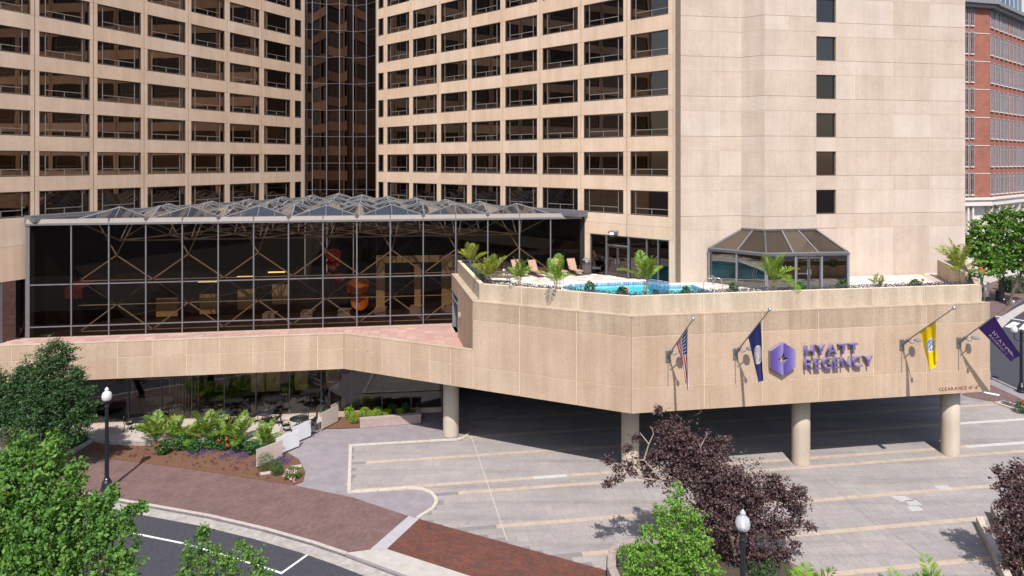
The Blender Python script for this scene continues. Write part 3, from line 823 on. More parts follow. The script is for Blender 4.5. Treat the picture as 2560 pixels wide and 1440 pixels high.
MB().box(AG, uL - .15, uR + .2, -.2, .16, AZ[-1], AZ[-1] + .13).obj('head_beam', M['alu'], atr)
mb = MB()
q = [(0.13, AZ[-1] + .131), (-0.25, AZ[-1] + .131), (-0.25, 13.38), (-.05, 13.38)]
a, b = uL - .1, uR + .1
vs = [AG.p(a, n, w) for n, w in q] + [AG.p(b, n, w) for n, w in q]
mb._add(vs, [(3, 2, 1, 0), (4, 5, 6, 7), (0, 1, 5, 4), (1, 2, 6, 5), (2, 3, 7, 6), (3, 0, 4, 7)])
mb.obj('sloping_fascia', M['roof_pale'], atr)
for k in range(1, 14, 1):
    MB().box(AG, k * PW - .02, k * PW + .02, -.1, .135, AZ[-1] + .13, 13.40).obj('fascia_joint', M['alu'], atr)
for k in range(2, 14, 2):
    MB().box(AG, k * PW - .12, k * PW + .12, -.12, .06, 13.28, 13.46).obj('bracket', M['dark_metal'], atr)
# roof edges along the wings
RT = 13.32
inner = intersect(LW, RW, 0)
rl, rr_ = V(LW.p(LW.u(60), 0, 0)[:2]), V(RW.p(RW.u(1466), 0, 0)[:2])
MB().prism([V(AG.p(uL, -.25, 0)[:2]), V(AG.p(uR, -.25, 0)[:2]), rr_, cpts[6], cpts[3], cpts[0], rl], RT - .04, RT).obj('gutter_deck', M['roof_pale'], atr) if False else None
def edge_strip(fr, ua, ub, n0, n1, z0, z1, m, name): return MB().box(fr, ua, ub, n0, n1, z0, z1).obj(name, M[m], atr)
edge_strip(LW, LW.u(60), LW.u(760), 0.02, 0.75, 13.2, 13.62, 'roof_metal', 'roof_edge')
edge_strip(RW, RW.u(942), RW.u(1470), 0.02, 0.75, 13.2, 13.62, 'roof_metal', 'roof_edge')
edge_strip(LW, LW.u(60), LW.u(760), 0.76, 1.15, 13.2, 13.45, 'alu', 'roof_gutter')
edge_strip(RW, RW.u(942), RW.u(1470), 0.76, 1.15, 13.2, 13.45, 'alu', 'roof_gutter')
# triangular grid of pyramids
A_ = V(AG.p(AG.u(192), -.12, 0)[:2]); B_ = V(AG.p(14 * PW, -.12, 0)[:2])
def isect(p, d, q, e):
    den = d.x * e.y - d.y * e.x
    t = ((q.x - p.x) * e.y - (q.y - p.y) * e.x) / den
    return V((p.x + d.x * t, p.y + d.y * t))
C_ = isect(A_, V(LW.U[:2]), B_, -V(RW.U[:2]))
N7 = 7
def gpt(i, j): return A_ + (B_ - A_) * (i / N7) + (C_ - A_) * (j / N7)
BZ = 13.38
def pyramid(tri):
    c = sum(tri, V((0, 0))) / 3
    t = [c + (p - c) * 0.985 for p in tri]
    ap = V((c.x, c.y, BZ + 0.72)); b3 = [V((p.x, p.y, BZ)) for p in t]
    g = MB(); g._add(b3 + [ap], [(0, 1, 3), (1, 2, 3), (2, 0, 3)])
    so = g.obj('skylight', M['glass_sky'], atr)
    r = MB()
    for i in range(3):
        r.tube([b3[i], ap], 0.042, 4); r.tube([b3[i], b3[(i + 1) % 3]], 0.035, 4)
        m = (b3[i] + b3[(i + 1) % 3]) / 2
        r.tube([m, ap], 0.02, 4)
        for s in (.5,):
            for e in (i, (i + 1) % 3):
                k = m.lerp(b3[e], s); r.tube([k, ap.lerp(b3[e], s)], 0.016, 4)
        for s in range(1, 12):                           # ribbed ridge caps
            k = b3[i].lerp(ap, s / 12); d = V((-(ap - b3[i]).y, (ap - b3[i]).x, 0)).normalized() * .075
            r.tube([k - d + V((0, 0, .045)), k + d + V((0, 0, .045))], 0.018, 4)
    r.obj('ridge_bars', M['ridge'], so)
for j in range(N7):
    for i in range(N7 - j):
        pyramid([gpt(i, j), gpt(i + 1, j), gpt(i, j + 1)])
        if i < N7 - j - 1: pyramid([gpt(i + 1, j), gpt(i + 1, j + 1), gpt(i, j + 1)])
# space frame below the pyramids
sfm = MB()
def ctr(i, j, up): 
    t = [gpt(i, j), gpt(i + 1, j), gpt(i, j + 1)] if up else [gpt(i + 1, j), gpt(i + 1, j + 1), gpt(i, j + 1)]
    return sum(t, V((0, 0))) / 3
for j in range(N7):
    for i in range(N7 - j):
        a, b, c = gpt(i, j), gpt(i + 1, j), gpt(i, j + 1)
        for p, q in ((a, b), (b, c), (c, a)): sfm.tube([(p.x, p.y, 13.15), (q.x, q.y, 13.15)], .06, 5)
        k = ctr(i, j, True)
        for p in (a, b, c): sfm.tube([(p.x, p.y, 13.15), (k.x, k.y, 11.75)], .05, 5)
        for di, dj in ((1, 0), (0, 1), (1, -1)):
            if i + di + j + dj < N7 and i + di >= 0 and j + dj >= 0:
                k2 = ctr(i + di, j + dj, True); sfm.tube([(k.x, k.y, 11.75), (k2.x, k2.y, 11.75)], .05, 5)
sfm.obj('space_frame', M['tubes'], atr)
# upright truss behind the glass: one object for every tube
NB = -0.95
def tub(u0, z0, u1, z1, r=.05, m='tubes'): MB().tube([AG.p(u0, NB, z0), AG.p(u1, NB, z1)], r, 6).obj('truss_tube', M[m], atr)
zM, zU, zl_, zB = 9.05, 10.75, 7.35, 5.55
for k in range(1, 15, 2):
    l, c, r_ = (k - 1) * PW + .1, k * PW + .1, (k + 1) * PW + .1
    tub(l, zM, c, zU); tub(c, zU, r_, zM); tub(l, zB, c, zl_); tub(c, zl_, r_, zB); tub(l, zM, c, zl_, .035, 'tubes_dark'); tub(r_, zM, c, zl_, .035, 'tubes_dark')
    tub(l, zM - .02, r_, zM - .02, .035); tub(l, zB, r_, zB, .035); tub(c, zl_, c, zU, .025, 'tubes_dark')
    MB().tube([AG.p(c, NB, zU), AG.p(c + .5, NB - 1.6, 12.9)], .05, 6).obj('truss_tube', M['tubes'], atr)
    MB().tube([AG.p(c, NB, zU), AG.p(c - 1.3, NB - .4, 12.9)], .045, 6).obj('truss_tube', M['tubes'], atr)
tub(0, zl_, 14 * PW, zl_, .035)
gq, nt, n_, l_, bb = mat('warm ceiling light'); bb.inputs['Emission Color'].default_value = (1, .72, .2, 1); bb.inputs['Emission Strength'].default_value = 2.0; M['glow'] = gq
# inside: floor, back walls, plaster piers, awning
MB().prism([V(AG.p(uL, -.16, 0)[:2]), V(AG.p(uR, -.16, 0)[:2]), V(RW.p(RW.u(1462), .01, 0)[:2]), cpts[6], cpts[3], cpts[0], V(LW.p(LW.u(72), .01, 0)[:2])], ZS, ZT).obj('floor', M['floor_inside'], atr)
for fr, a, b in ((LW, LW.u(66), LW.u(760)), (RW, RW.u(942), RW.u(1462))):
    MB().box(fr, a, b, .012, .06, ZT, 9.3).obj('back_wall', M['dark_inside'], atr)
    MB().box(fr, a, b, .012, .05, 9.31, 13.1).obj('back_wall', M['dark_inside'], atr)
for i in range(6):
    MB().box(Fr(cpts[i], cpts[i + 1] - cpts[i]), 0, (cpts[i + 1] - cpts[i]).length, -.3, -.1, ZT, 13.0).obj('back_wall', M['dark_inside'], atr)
def inner(pa, pb, n, z0, z1, m, name, th=.25):
    MB().box(AG, AG.u(pa, n), AG.u(pb, n), n - th, n, z0, z1).obj(name, M[m], atr)
for pa, pb, z1 in ((940, 962, 9.9), (1036, 1052, 9.2), (1104, 1130, 9.8)): inner(pa, pb, -4.2, ZT, z1, 'yellow', 'plaster_pier', .5)
inner(962, 1104, -4.25, 9.35, 9.85, 'yellow', 'plaster_beam')
for pa, pb, z0, z1 in ((390, 444, 5.5, 6.9), (499, 545, 5.6, 7.1), (594, 638, 5.9, 7.4), (680, 722, 6.2, 7.7)): inner(pa, pb, -5.2, z0, z1, 'yellow', 'lit_panel', .1)
for pa, pb, z in ((495, 545, 8.0), (592, 634, 8.3), (670, 712, 8.6)):
    inner(pa, pb, -5.4, z, z + .07, 'glow', 'ceiling_light', .2)
aw = MB()
u0 = LW.u(96); u1 = LW.u(215)
u0, u1 = AG.u(92, -2.5), AG.u(205, -2.5)
aw._add([AG.p(u0, -3.4, 8.9), AG.p(u1 + 1.1, -3.4, 8.9), AG.p(u1, -2.5, 8.25), AG.p(u0, -2.5, 8.25), AG.p(u0, -2.5, 7.55), AG.p(u1, -2.5, 7.55)], [(0, 1, 2, 3), (3, 2, 5, 4)])
aw.obj('awning', M['red'], atr)
for k in range(7):
    c = AG.p((5.2 + k * 1.15) * PW, -3.4 - .2 * k, ZT)
    MB().bx(c.x - .45, c.x + .45, c.y - .45, c.y + .45, ZT, ZT + .55).obj('planter_box', M['frost_warm'], atr)
# hanging sculpture
c = AG.p(7.1 * PW, -4.2, 9.2); c2 = AG.p(7.9 * PW, -4.6, 7.6)
sc = thing('hanging_sculpture', 'orange and coral petal sculpture hanging inside the atrium behind the dark glass', 'sculpture', c)
def petal(cc, r, tilt, az, m):
    b = MB(); n = 18
    ring = [V((math.cos(t) * r, math.sin(t) * r * .8, .12 * r * math.cos(2 * t))) for t in [2 * math.pi * i / n for i in range(n)]]
    mt = Matrix.Rotation(az, 3, 'Z') @ Matrix.Rotation(tilt, 3, 'X')
    inn = [v * .35 + V((0, 0, -.35 * r)) for v in ring]
    vs = [cc + mt @ v for v in ring] + [cc + mt @ v for v in inn]
    b._add(vs, [(i, (i + 1) % n, n + (i + 1) % n, n + i) for i in range(n)] + [tuple(range(n, 2 * n))])
    b.obj('petal', M[m], sc)
petal(c + V((0, 0, .9)), .62, 1.2, .2, 'coral'); petal(c + V((-.1, 0, .1)), .55, .9, 1.1, 'coral'); petal(c + V((.35, 0, .35)), .45, 1.4, -.6, 'coral')
petal(c + V((-.15, 0, -.75)), .5, 1.1, 2.2, 'coral'); petal(c + V((.4, 0, -.9)), .5, 1.3, .6, 'coral')
petal(c2, .85, 1.0, .3, 'orange'); petal(c2 + V((.15, 0, -1.3)), .8, 1.2, -.4, 'orange'); petal(c2 + V((-.9, .2, -.4)), .5, 1.2, 1.2, 'coral'); petal(c2 + V((.6, .1, -.2)), .55, 1.3, -1.0, 'orange')
MB().tube([c + V((0, 0, -2)), c + V((0, 0, 3.5))], .015, 5).obj('cable', M['steel'], sc)

# ------------------------------------------------------------------ poolside shopfront in the right wing
pf = thing('poolside_doors', 'dark glass shopfront with double doors opening from the hotel wing onto the pool deck', 'shopfront', RW.p(RW.u(1540), 0, DK))
pu = [RW.u(p) for p in (1475, 1515, 1570, 1615.5, 1644, 1672)]
for i, (a, b) in enumerate(zip(pu[:-1], pu[1:])):
    for z0, z1 in (((DK, 11.25), (11.25, ZST)) if i == 1 else ((DK, ZST),)):
        if i == 1 and z0 == DK: continue
        p = MB(); p._add([RW.p(a + .03, -.15, z0), RW.p(b - .03, -.15, z0), RW.p(b - .03, -.15, z1), RW.p(a + .03, -.15, z1)], [(0, 1, 2, 3)])
        p.obj('pane', M['pane_slot'], pf)
for i, a in enumerate(pu):
    w = .055 if i in (1, 2) else .03
    MB().box(RW, a - w, a + w, -.2, -.02, DK, ZST).obj('post', M['alu'], pf)
MB().box(RW, pu[1], pu[2], -.2, -.03, 11.17, 11.27).obj('door_head', M['alu'], pf)
MB().box(RW, pu[0], pu[-1], -.2, -.01, ZST - .06, ZST - .005).obj('head', M['dark_metal'], pf)
MB().box(RW, pu[0], pu[-1], -.215, -.19, DK, ZST - .06).obj('backing', M['dark_inside'], pf)
um = (pu[1] + pu[2]) / 2
for k, (a, b) in enumerate(((pu[1] + .07, um - .01), (um + .01, pu[2] - .07))):
    d = MB(); t = .07
    for q in ((a, b, DK + .02, DK + .25), (a, b, 11.06, 11.15), (a, a + t, DK + .25, 11.06), (b - t, b, DK + .25, 11.06)): d.box(RW, q[0], q[1], -.16, -.09, q[2], q[3])
    do = d.obj('door', M['bronze'], pf)
    p = MB(); p._add([RW.p(a + t, -.13, DK + .25), RW.p(b - t, -.13, DK + .25), RW.p(b - t, -.13, 11.06), RW.p(a + t, -.13, 11.06)], [(0, 1, 2, 3)]); p.obj('pane', M['pane_slot'], do)
    hx = b - .14 if k == 0 else a + .14
    MB().tube([RW.p(hx, -.05, DK + .9), RW.p(hx, -.05, DK + 1.3)], .015, 5).obj('handle', M['steel'], do)
fl = thing('floodlight', 'small box floodlight glowing greenish on the wall above the poolside doors', 'floodlight', RW.p(RW.u(1537), 0, 12.1))
u = RW.u(1537)
b = MB(); vs = [RW.p(u - .28, 0, 11.98), RW.p(u + .28, 0, 11.98), RW.p(u + .28, .3, 12.0), RW.p(u - .28, .3, 12.0), RW.p(u - .34, 0, 12.3), RW.p(u + .34, 0, 12.3), RW.p(u + .34, .4, 12.22), RW.p(u - .34, .4, 12.22)]
b._add(vs, [(3, 2, 1, 0), (4, 5, 6, 7), (0, 1, 5, 4), (1, 2, 6, 5), (2, 3, 7, 6), (3, 0, 4, 7)]); b.obj('housing', M['roof_pale'], fl)
gm, nt, n_, l_, bb = mat('floodlight glow'); bb.inputs['Base Color'].default_value = (.6, .8, .6, 1); bb.inputs['Emission Color'].default_value = (.7, 1, .75, 1); bb.inputs['Emission Strength'].default_value = 1.2
MB().box(RW, u - .16, u + .16, .385, .41, 12.04, 12.17).obj('lens', gm, fl)
MB().box(RW, u - .2, u + .2, .0, .38, 11.9, 11.97).obj('mount', M['dark_metal'], fl)

# ------------------------------------------------------------------ pool
pool = thing('swimming_pool', 'turquoise swimming pool with white coping and blue tile edge on the hotel deck', 'pool', (pc.x, pc.y, DK))
mb = MB(); n = len(POOL)
for i in range(n):
    j = (i + 1) % n; mb.prism([POOL[i], POOL[j], COPE[j], COPE[i]], DK - .03, DK + .06)
mb.obj('coping', M['white'], pool)
WZ = DK - .14
bas = MB(); fl2 = [V((p.x, p.y, DK - 1.3)) for p in POOL]
bas._add([(p.x, p.y, DK - .02) for p in POOL] + fl2, [(i, (i + 1) % n, n + (i + 1) % n, n + i) for i in range(n)] + [tuple(range(n, 2 * n))])
bas.obj('basin', plain('pale blue plaster', (0.48, 0.76, 0.80), 0.7, 0, .05), pool)
tb = MB(); IN = grow(POOL, -0.012); k = 0
for i in range(n):
    a, b = IN[i], IN[(i + 1) % n]; L = (b - a).length; m_ = max(1, int(L / .16))
    for s in range(m_):
        p, q = a.lerp(b, s / m_ + .06 / m_), a.lerp(b, (s + 1) / m_ - .06 / m_)
        tb._add([(p.x, p.y, WZ - .12), (q.x, q.y, WZ - .12), (q.x, q.y, DK - .01), (p.x, p.y, DK - .01)], [(0, 1, 2, 3)])
tb.obj('tile_band', M['pool_tile'], pool, kind='stuff')
wm, nt, n_, l_, bb = mat('pool water'); n_.remove(bb)
tr = n_.new('ShaderNodeBsdfTransparent'); tr.inputs[0].default_value = (.50, .91, .95, 1)
gl = n_.new('ShaderNodeBsdfGlossy'); gl.inputs['Roughness'].default_value = .02
fn = n_.new('ShaderNodeFresnel'); fn.inputs['IOR'].default_value = 1.33
nz = noise(n_, l_, 2.2, 3, .55, geo(n_).outputs['Position']); bp = n_.new('ShaderNodeBump'); bp.inputs['Strength'].default_value = .25; bp.inputs['Distance'].default_value = .06
l_.new(nz.outputs[0], bp.inputs['Height']); l_.new(bp.outputs[0], gl.inputs['Normal']); l_.new(bp.outputs[0], fn.inputs['Normal'])
mx = n_.new('ShaderNodeMixShader'); l_.new(fn.outputs[0], mx.inputs[0]); l_.new(tr.outputs[0], mx.inputs[1]); l_.new(gl.outputs[0], mx.inputs[2]); l_.new(mx.outputs[0], n_['Material Output'].inputs[0])
w = MB(); w._add([(p.x, p.y, WZ) for p in IN], [tuple(range(n))] if sum(IN[i].x * IN[(i + 1) % n].y - IN[(i + 1) % n].x * IN[i].y for i in range(n)) > 0 else [tuple(range(n - 1, -1, -1))]); w.obj('water', wm, pool)
# steps into the water and the blue tiled ledge by the glass
st = [V(gp(1700, 735, DK)[:2]), V(gp(1716, 727, DK)[:2]), V(gp(1736, 731, DK)[:2]), V(gp(1728, 739, DK)[:2])]
MB().prism(st, DK - .9, DK - .2).obj('step', M['white'], pool)
tp_ = [V(gp(1622, 703, DK)[:2]), V(gp(1672, 712, DK)[:2]), V(RW.p(RW.u(1671), .06, 0)[:2]), V(RW.p(RW.u(1612), .06, 0)[:2])]
MB().prism(tp_, DK - 0.5, DK + .12).obj('tile_ledge', M['pool_tile'], pool)
fr = Fr(tp_[0], tp_[1] - tp_[0]); L = (tp_[1] - tp_[0]).length; tb = MB()
for i in range(int(L / .15)):
    for j in range(4): tb.box(fr, i * .15 + .008, i * .15 + .142, 0, .012, DK - .35 + j * .13 + .006, DK - .35 + j * .13 + .124)
t2 = (tp_[3] - tp_[0]); 
for i in range(int(L / .15)):
    for j in range(int(t2.length / .15)): tb.box(fr, i * .15 + .008, i * .15 + .142, -j * .15 - .142, -j * .15 - .008, DK + .12, DK + .132)
tb.obj('mosaic', M['pool_tile'], pool, kind='stuff')
for (px, py, nm) in ((1776, 728, 0), (1393, 712, 1)):
    c = gp(px, py, DK)
    hr = thing('pool_handrail', 'pair of bent steel handrails over the pool steps near the glass pavilion' if nm == 0 else 'short steel ladder rails at the left end of the pool', 'handrail', c, group=None)
    for s in (0, .55):
        if nm == 0: pts = [c + V((-.5 + s, .25 * s, -.25)), c + V((-.38 + s, .1, .55)), c + V((-.15 + s, .05, .85)), c + V((.1 + s, 0, .8)), c + V((.22 + s, 0, .45)), c + V((.24 + s, 0, 0))]
        else: pts = [c + V((s * .3, 0, 0)), c + V((s * .3, 0, .6)), c + V((s * .3 + .12, -.1, .72)), c + V((s * .3 + .25, -.2, .6)), c + V((s * .3 + .25, -.2, .1))]
        MB().tube(pts, .025, 8).obj('rail', M['steel'], hr, smooth=True)

# ------------------------------------------------------------------ glass pavilion against the tower
Lp_, Kp, Rp = V(gp(1773, 705.8, DK)[:2]), V(gp(1915.6, 726, DK)[:2]), V(gp(2120, 721.5, DK)[:2])
pv = thing('pool_pavilion', 'dark glazed pavilion with a sloping bronze glass roof against the blank tower', 'pavilion', (Kp.x, Kp.y, DK))
ZE, ZR = 11.18, 12.55
F1, F2 = Fr(Lp_, Kp - Lp_), Fr(Kp, Rp - Kp)
Rb = isect(Rp, V((-F2.N.x, -F2.N.y)), TE, TF - TE)
F3 = Fr(Rp, Rb - Rp)
def pane(fr, a, b, z0, z1, par, m='glass_pool'):
    p = MB(); p._add([fr.p(a, 0, z0), fr.p(b, 0, z0), fr.p(b, 0, z1), fr.p(a, 0, z1)], [(0, 1, 2, 3)]); return p.obj('pane', M[m], par)
for fr, us in ((F1, [0, F1.u(1842), (Kp - Lp_).length]), (F2, [0, F2.u(1988.5), F2.u(2054), (Rp - Kp).length]), (F3, [0, (Rb - Rp).length])):
    for i, (a, b) in enumerate(zip(us[:-1], us[1:])):
        if fr is F2 and i == 1: continue
        pane(fr, a + .04, b - .04, DK, ZE, pv)
    for i, a in enumerate(us):
        w = .06
        if fr is F3 and i == 1: continue
        if a == 0 and fr is not F1: w = .1
        MB().box(fr, a - w, a + w, -.1, .05, DK, ZE).obj('post', M['grey_metal'], pv)
    MB().box(fr, -.05, us[-1] + .05, -.14, .1, ZE, ZE + .16).obj('eaves', M['dark_metal'], pv)
a, b = F2.u(1990), F2.u(2052.5); m_ = (a + b) / 2
for k, (x0, x1) in enumerate(((a + .03, m_ - .02), (m_ + .02, b - .03))):
    d = MB(); t = .07
    for q in ((x0, x1, DK + .02, DK + .22), (x0, x1, ZE - .18, ZE - .08), (x0, x0 + t, DK + .22, ZE - .18), (x1 - t, x1, DK + .22, ZE - .18)): d.box(F2, q[0], q[1], -.04, .03, q[2], q[3])
    if k == 0: d.box(F2, x0 + t, x1 - t, -.02, .03, DK + 1.0, DK + 1.08)
    do = d.obj('door', M['dark_metal'], pv)
    pane(F2, x0 + t, x1 - t, DK + .22, ZE - .18, do)
    if k == 0: MB().box(F2, x0 + t, x1 - t, -.35, -.3, DK + .22, ZE - .2).obj('door_blind', M['frost_warm'], do)
    MB().tube([F2.p(m_ + (-.12 if k == 0 else .12), .07, DK + .95), F2.p(m_ + (-.12 if k == 0 else .12), .07, DK + 1.3)], .016, 5).obj('handle', M['steel'], do)
r3 = lambda p, z: V((p.x, p.y, z))
TVi, TCi, TDi = V((TV.x, TV.y - .03)), V((TC.x, TC.y - .02)), V((TD.x, TD.y - .02))
quads = [(r3(Lp_, ZE + .16), r3(Kp, ZE + .16), r3(TCi, ZR), r3(TVi, ZR), [0, .5, 1]), (r3(Kp, ZE + .16), r3(Rp, ZE + .16), r3(TDi, ZR), r3(TCi, ZR), [0, .33, .64, 1])]
for q0, q1, q2, q3, ts in quads:
    for i, (s, t) in enumerate(zip(ts[:-1], ts[1:])):
        p = MB(); p._add([q0.lerp(q1, s), q0.lerp(q1, t), q3.lerp(q2, t), q3.lerp(q2, s)], [(0, 1, 2, 3)]); p.obj('roof_pane', M['glass_roof_pale' if i == (0 if len(ts) == 3 else 1) else 'glass_roof'], pv)
    for i, s in enumerate(ts):
        MB().tube([q0.lerp(q1, s), q3.lerp(q2, s)], .075 if s in (0, 1) else .06, 4).obj('rafter', M['grey_metal'], pv)
    MB().tube([q3 + V((0, 0, .04)), q2 + V((0, 0, .04))], .09, 4).obj('ridge', M['dark_metal'], pv)
    MB().tube([q0, q1], .09, 4).obj('gutter', M['grey_metal'], pv)
p = MB(); p._add([r3(Rp, ZE + .16), r3(Rb, ZE + .16), r3(TDi, ZR)], [(0, 1, 2)]); p.obj('roof_pane', M['glass_roof'], pv)
MB().tube([r3(Rp, ZE + .2), r3(Rb, ZR - .05)], .07, 4).obj('rafter', M['dark_metal'], pv)
MB().tube([r3(TDi, ZR + .03), r3(Rb, ZR - .45), r3(Rb, ZE + .2)], .07, 4).obj('rafter', M['dark_metal'], pv)
MB().prism([Lp_, Kp, Rp, Rb, TD, TC, TV], DK + .001, DK + .01).obj('floor', M['deck_joint'], pv)
# ================================================================== ground
def G2(px, py, z=0.0): return V(gp(px, py, z)[:2])
def P2(l, z=0.0): return [G2(a, b, z) for a, b in l]
def sheet(name, poly, z, m, kind='structure'):
    b = MB(); a = sum(poly[i].x * poly[(i + 1) % len(poly)].y - poly[(i + 1) % len(poly)].x * poly[i].y for i in range(len(poly)))
    pts = poly if a > 0 else poly[::-1]
    b._add([(p.x, p.y, z) for p in pts], [tuple(range(len(pts)))]); return b.obj(name, M[m], None, kind=kind)
RZ = -0.15
sheet('road', [V((-900, -300)), V((900, -300)), V((900, 1200)), V((-900, 1200))], RZ, 'asphalt')
curb = P2([(-330, 1150), (-60, 1190), (100, 1215), (248.8, 1241.6), (318.8, 1254.5), (392.7, 1267), (521, 1290), (661, 1323), (777.6, 1356), (863, 1385), (1010, 1440), (1300, 1552), (1700, 1720)])
site = curb + [V((30, 21)), V((46, 24)), V((60, 40)), V((80, 56)), V((110, 90)), V((110, 240)), V((-120, 240)), V((-120, 50))]
b = MB(); b.prism(site, RZ - .4, -0.022); b.obj('pavement', M['walk'], None, kind='structure')
cb = MB(); up = curb[:10]
o1 = offset(up, .17)
for i in range(len(up) - 1): cb.prism([up[i], up[i + 1], o1[i + 1], o1[i]], RZ - .1, 0.004)
up2 = curb[9:]; o2 = offset(up2, .17)
for i in range(len(up2) - 1): cb.prism([up2[i], up2[i + 1], o2[i + 1], o2[i]], RZ - .1, -0.06)
cb.obj('kerb', M['kerb'], None, kind='structure')
gt = MB(); g1 = offset(curb, -.62)
for i in range(len(curb) - 1):
    for s in range(2):
        a, b_ = curb[i].lerp(curb[i + 1], s / 2 + .001), curb[i].lerp(curb[i + 1], s / 2 + .499); c, d = g1[i].lerp(g1[i + 1], s / 2 + .001), g1[i].lerp(g1[i + 1], s / 2 + .499)
        gt.prism([a, b_, d, c], RZ - .05, RZ + .012)
gt.obj('gutter', M['gutter'], None, kind='structure')
# parking bay lines
def line(name, pts, w, z, m):
    b = MB()
    for p, q in zip(pts[:-1], pts[1:]):
        d = (q - p).normalized(); nn = V((-d.y, d.x)) * w / 2; e = d * w / 2
        b._add([(v.x, v.y, z) for v in (p - nn - e, q - nn + e, q + nn + e, p + nn - e)], [(0, 1, 2, 3)]); z += .0006
    return b.obj(name, M[m], None, kind='structure')
line('parking_line', P2([(100, 1290), (272, 1321), (451, 1357), (595, 1398), (704, 1433), (770, 1386)], RZ), .11, RZ + .005, 'white_paint')
# brick sidewalks
far_edge = [(-300, 1122), (0, 1129), (187, 1135), (240, 1143), (460, 1171), (735, 1213), (880, 1243), (1021, 1290)]
o1b = offset(curb, .172)
sheet('brick_sidewalk', P2(far_edge) + [G2(925, 1373.5)] + [o1b[i] for i in range(9, -1, -1)], 0.0, 'brick_walk')
sheet('pavement_strip', P2([(1021, 1290), (1047, 1297), (967, 1372), (925, 1373.5)]), -0.002, 'strip')
sheet('brick_crossing', P2([(1047, 1297), (1516, 1426), (1800, 1512), (1500, 1545), (1177, 1440), (967, 1372)]), -0.001, 'brick_walk2')
sheet('apron', P2([(863, 1382), (925, 1373.5), (967, 1372), (1177, 1440), (1500, 1545), (1500, 1638), (1300, 1545), (1010, 1436)]), -0.006, 'apron')
# driveway: recessed joint bed, stones, tan bands
SL = 0.155
DRV = P2([(879, 1228), (1020, 1218), (1056, 1220), (1081, 1230), (1094, 1246), (1095, 1258), (1086, 1272), (1047, 1296.5), (1516, 1425), (1800, 1511)]) + [V((16, 23.5)), V((27, 23)), V((40, 30)), V((46, 47))] + P2([(2640, 1006), (2440, 1004), (2200, 985), (1185, 1020), (1178, 1080), (1160, 1096), (1145, 1101), (880, 1115)])
drive = sheet('driveway', DRV, -0.013, 'stone_joint')
bands = [23.6, 26.5, 29.55, 32.42, 36.02, 37.12, 40.5, 43.3, 46.2, 49]
DF = Fr((0, 0), (1, SL)); cs = math.cos(math.atan(SL))
stones = []; rr = random.Random(3)
for c0, c1 in zip(bands[:-1], bands[1:]):
    lo, hi = c0 + .17, c1 - .17; nr = max(1, round((hi - lo) / .44))
    for r in range(nr):
        v0, v1 = lo + (hi - lo) * r / nr, lo + (hi - lo) * (r + 1) / nr
        u = -14 + rr.random() * .5
        while u < 46:
            w = rr.choice((.36, .44, .55, .7, .85))
            x = DF.p(u + w / 2, -(v0 + v1) / 2 * cs, 0)
            if pip(x, DRV) and x.y < 50: stones.append((x.y, u, u + w, v0 * cs, v1 * cs))
            u += w
stones.sort()
big = MB()
for k, (y, u0, u1, v0, v1) in enumerate(stones):
    b = MB() if k < 290 else big
    b.box(DF, u0 + .0045, u1 - .0045, -v1 + .0045, -v0 - .0045, -0.0125, -0.001 - .0025 * rr.random())
    if k < 290: b.obj('paving_stone', M['stones'], drive)
big.obj('paving_field', M['stones'], drive, kind='stuff')
for bi, c in enumerate(bands):
    u = -14 + .37 * bi
    while u < 46:
        w = 1.9; x = DF.p(u + w / 2, -c * cs, 0); k = int((u + 20) / 1.9)
        if pip(DF.p(u + .1, -c * cs, 0), DRV) and pip(DF.p(u + w - .1, -c * cs, 0), DRV) and x.y < 50:
            wh = (bi == 6 and u > 34.5) or (bi == 5 and (5.2 < u < 8.2 or u > 33.3)) or (bi == 4 and u > 38) or (bi == 3 and u < 4)
            MB().box(DF, u + .006, u + w - .006, -(c + .165) * cs, -(c - .165) * cs, -0.0125, 0.0015).obj('band_piece', M['band_white' if wh else 'band'], drive)
        u += w
M['patch'] = plain('lighter patched concrete', (.40, .385, .38), .9)
for q in ([(2235, 1197), (2210, 1213.5), (2258, 1225), (2306, 1215)], [(2332, 1214), (2366, 1214), (2383, 1223), (2350, 1225)], [(2224, 1240), (2262, 1240), (2285, 1252), (2250, 1254)], [(2262, 1252), (2290, 1250), (2306, 1262), (2275, 1264)], [(2266, 1266), (2296, 1265), (2310, 1276), (2280, 1279)]):
    if q[0][0] != 2235: sheet('concrete_patch', P2(q), 0.004, 'patch')
line('control_joint', P2([(1178, 1090), (1268, 1352)]), .06, .0035, 'apron')
line('control_joint', P2([(2110, 1240), (2190, 1312)]), .035, .0035, 'stone_joint')
line('control_joint', P2([(2215, 1320), (2310, 1390)]), .035, .0035, 'stone_joint')
ck = MB(); pl = P2([(1176, 1083), (1170, 1090), (1159, 1096), (1145, 1100), (1000, 1108), (880, 1115), (877, 1228), (1020, 1218), (1056, 1220), (1081, 1230), (1094, 1246), (1095, 1258), (1086, 1272), (1047, 1296.5)])
o3 = offset(pl, -.18)
for i in range(len(pl) - 1):
    n_ = max(1, int((pl[i + 1] - pl[i]).length / 1.4))
    for s in range(n_):
        e = .006 if n_ > 1 else 0
        ck.prism([pl[i].lerp(pl[i + 1], s / n_ + e), pl[i].lerp(pl[i + 1], (s + 1) / n_ - e), o3[i].lerp(o3[i + 1], (s + 1) / n_ - e), o3[i].lerp(o3[i + 1], s / n_ + e)], -.03, .05)
ck.obj('driveway_kerb', M['cream_kerb'], None, kind='structure')
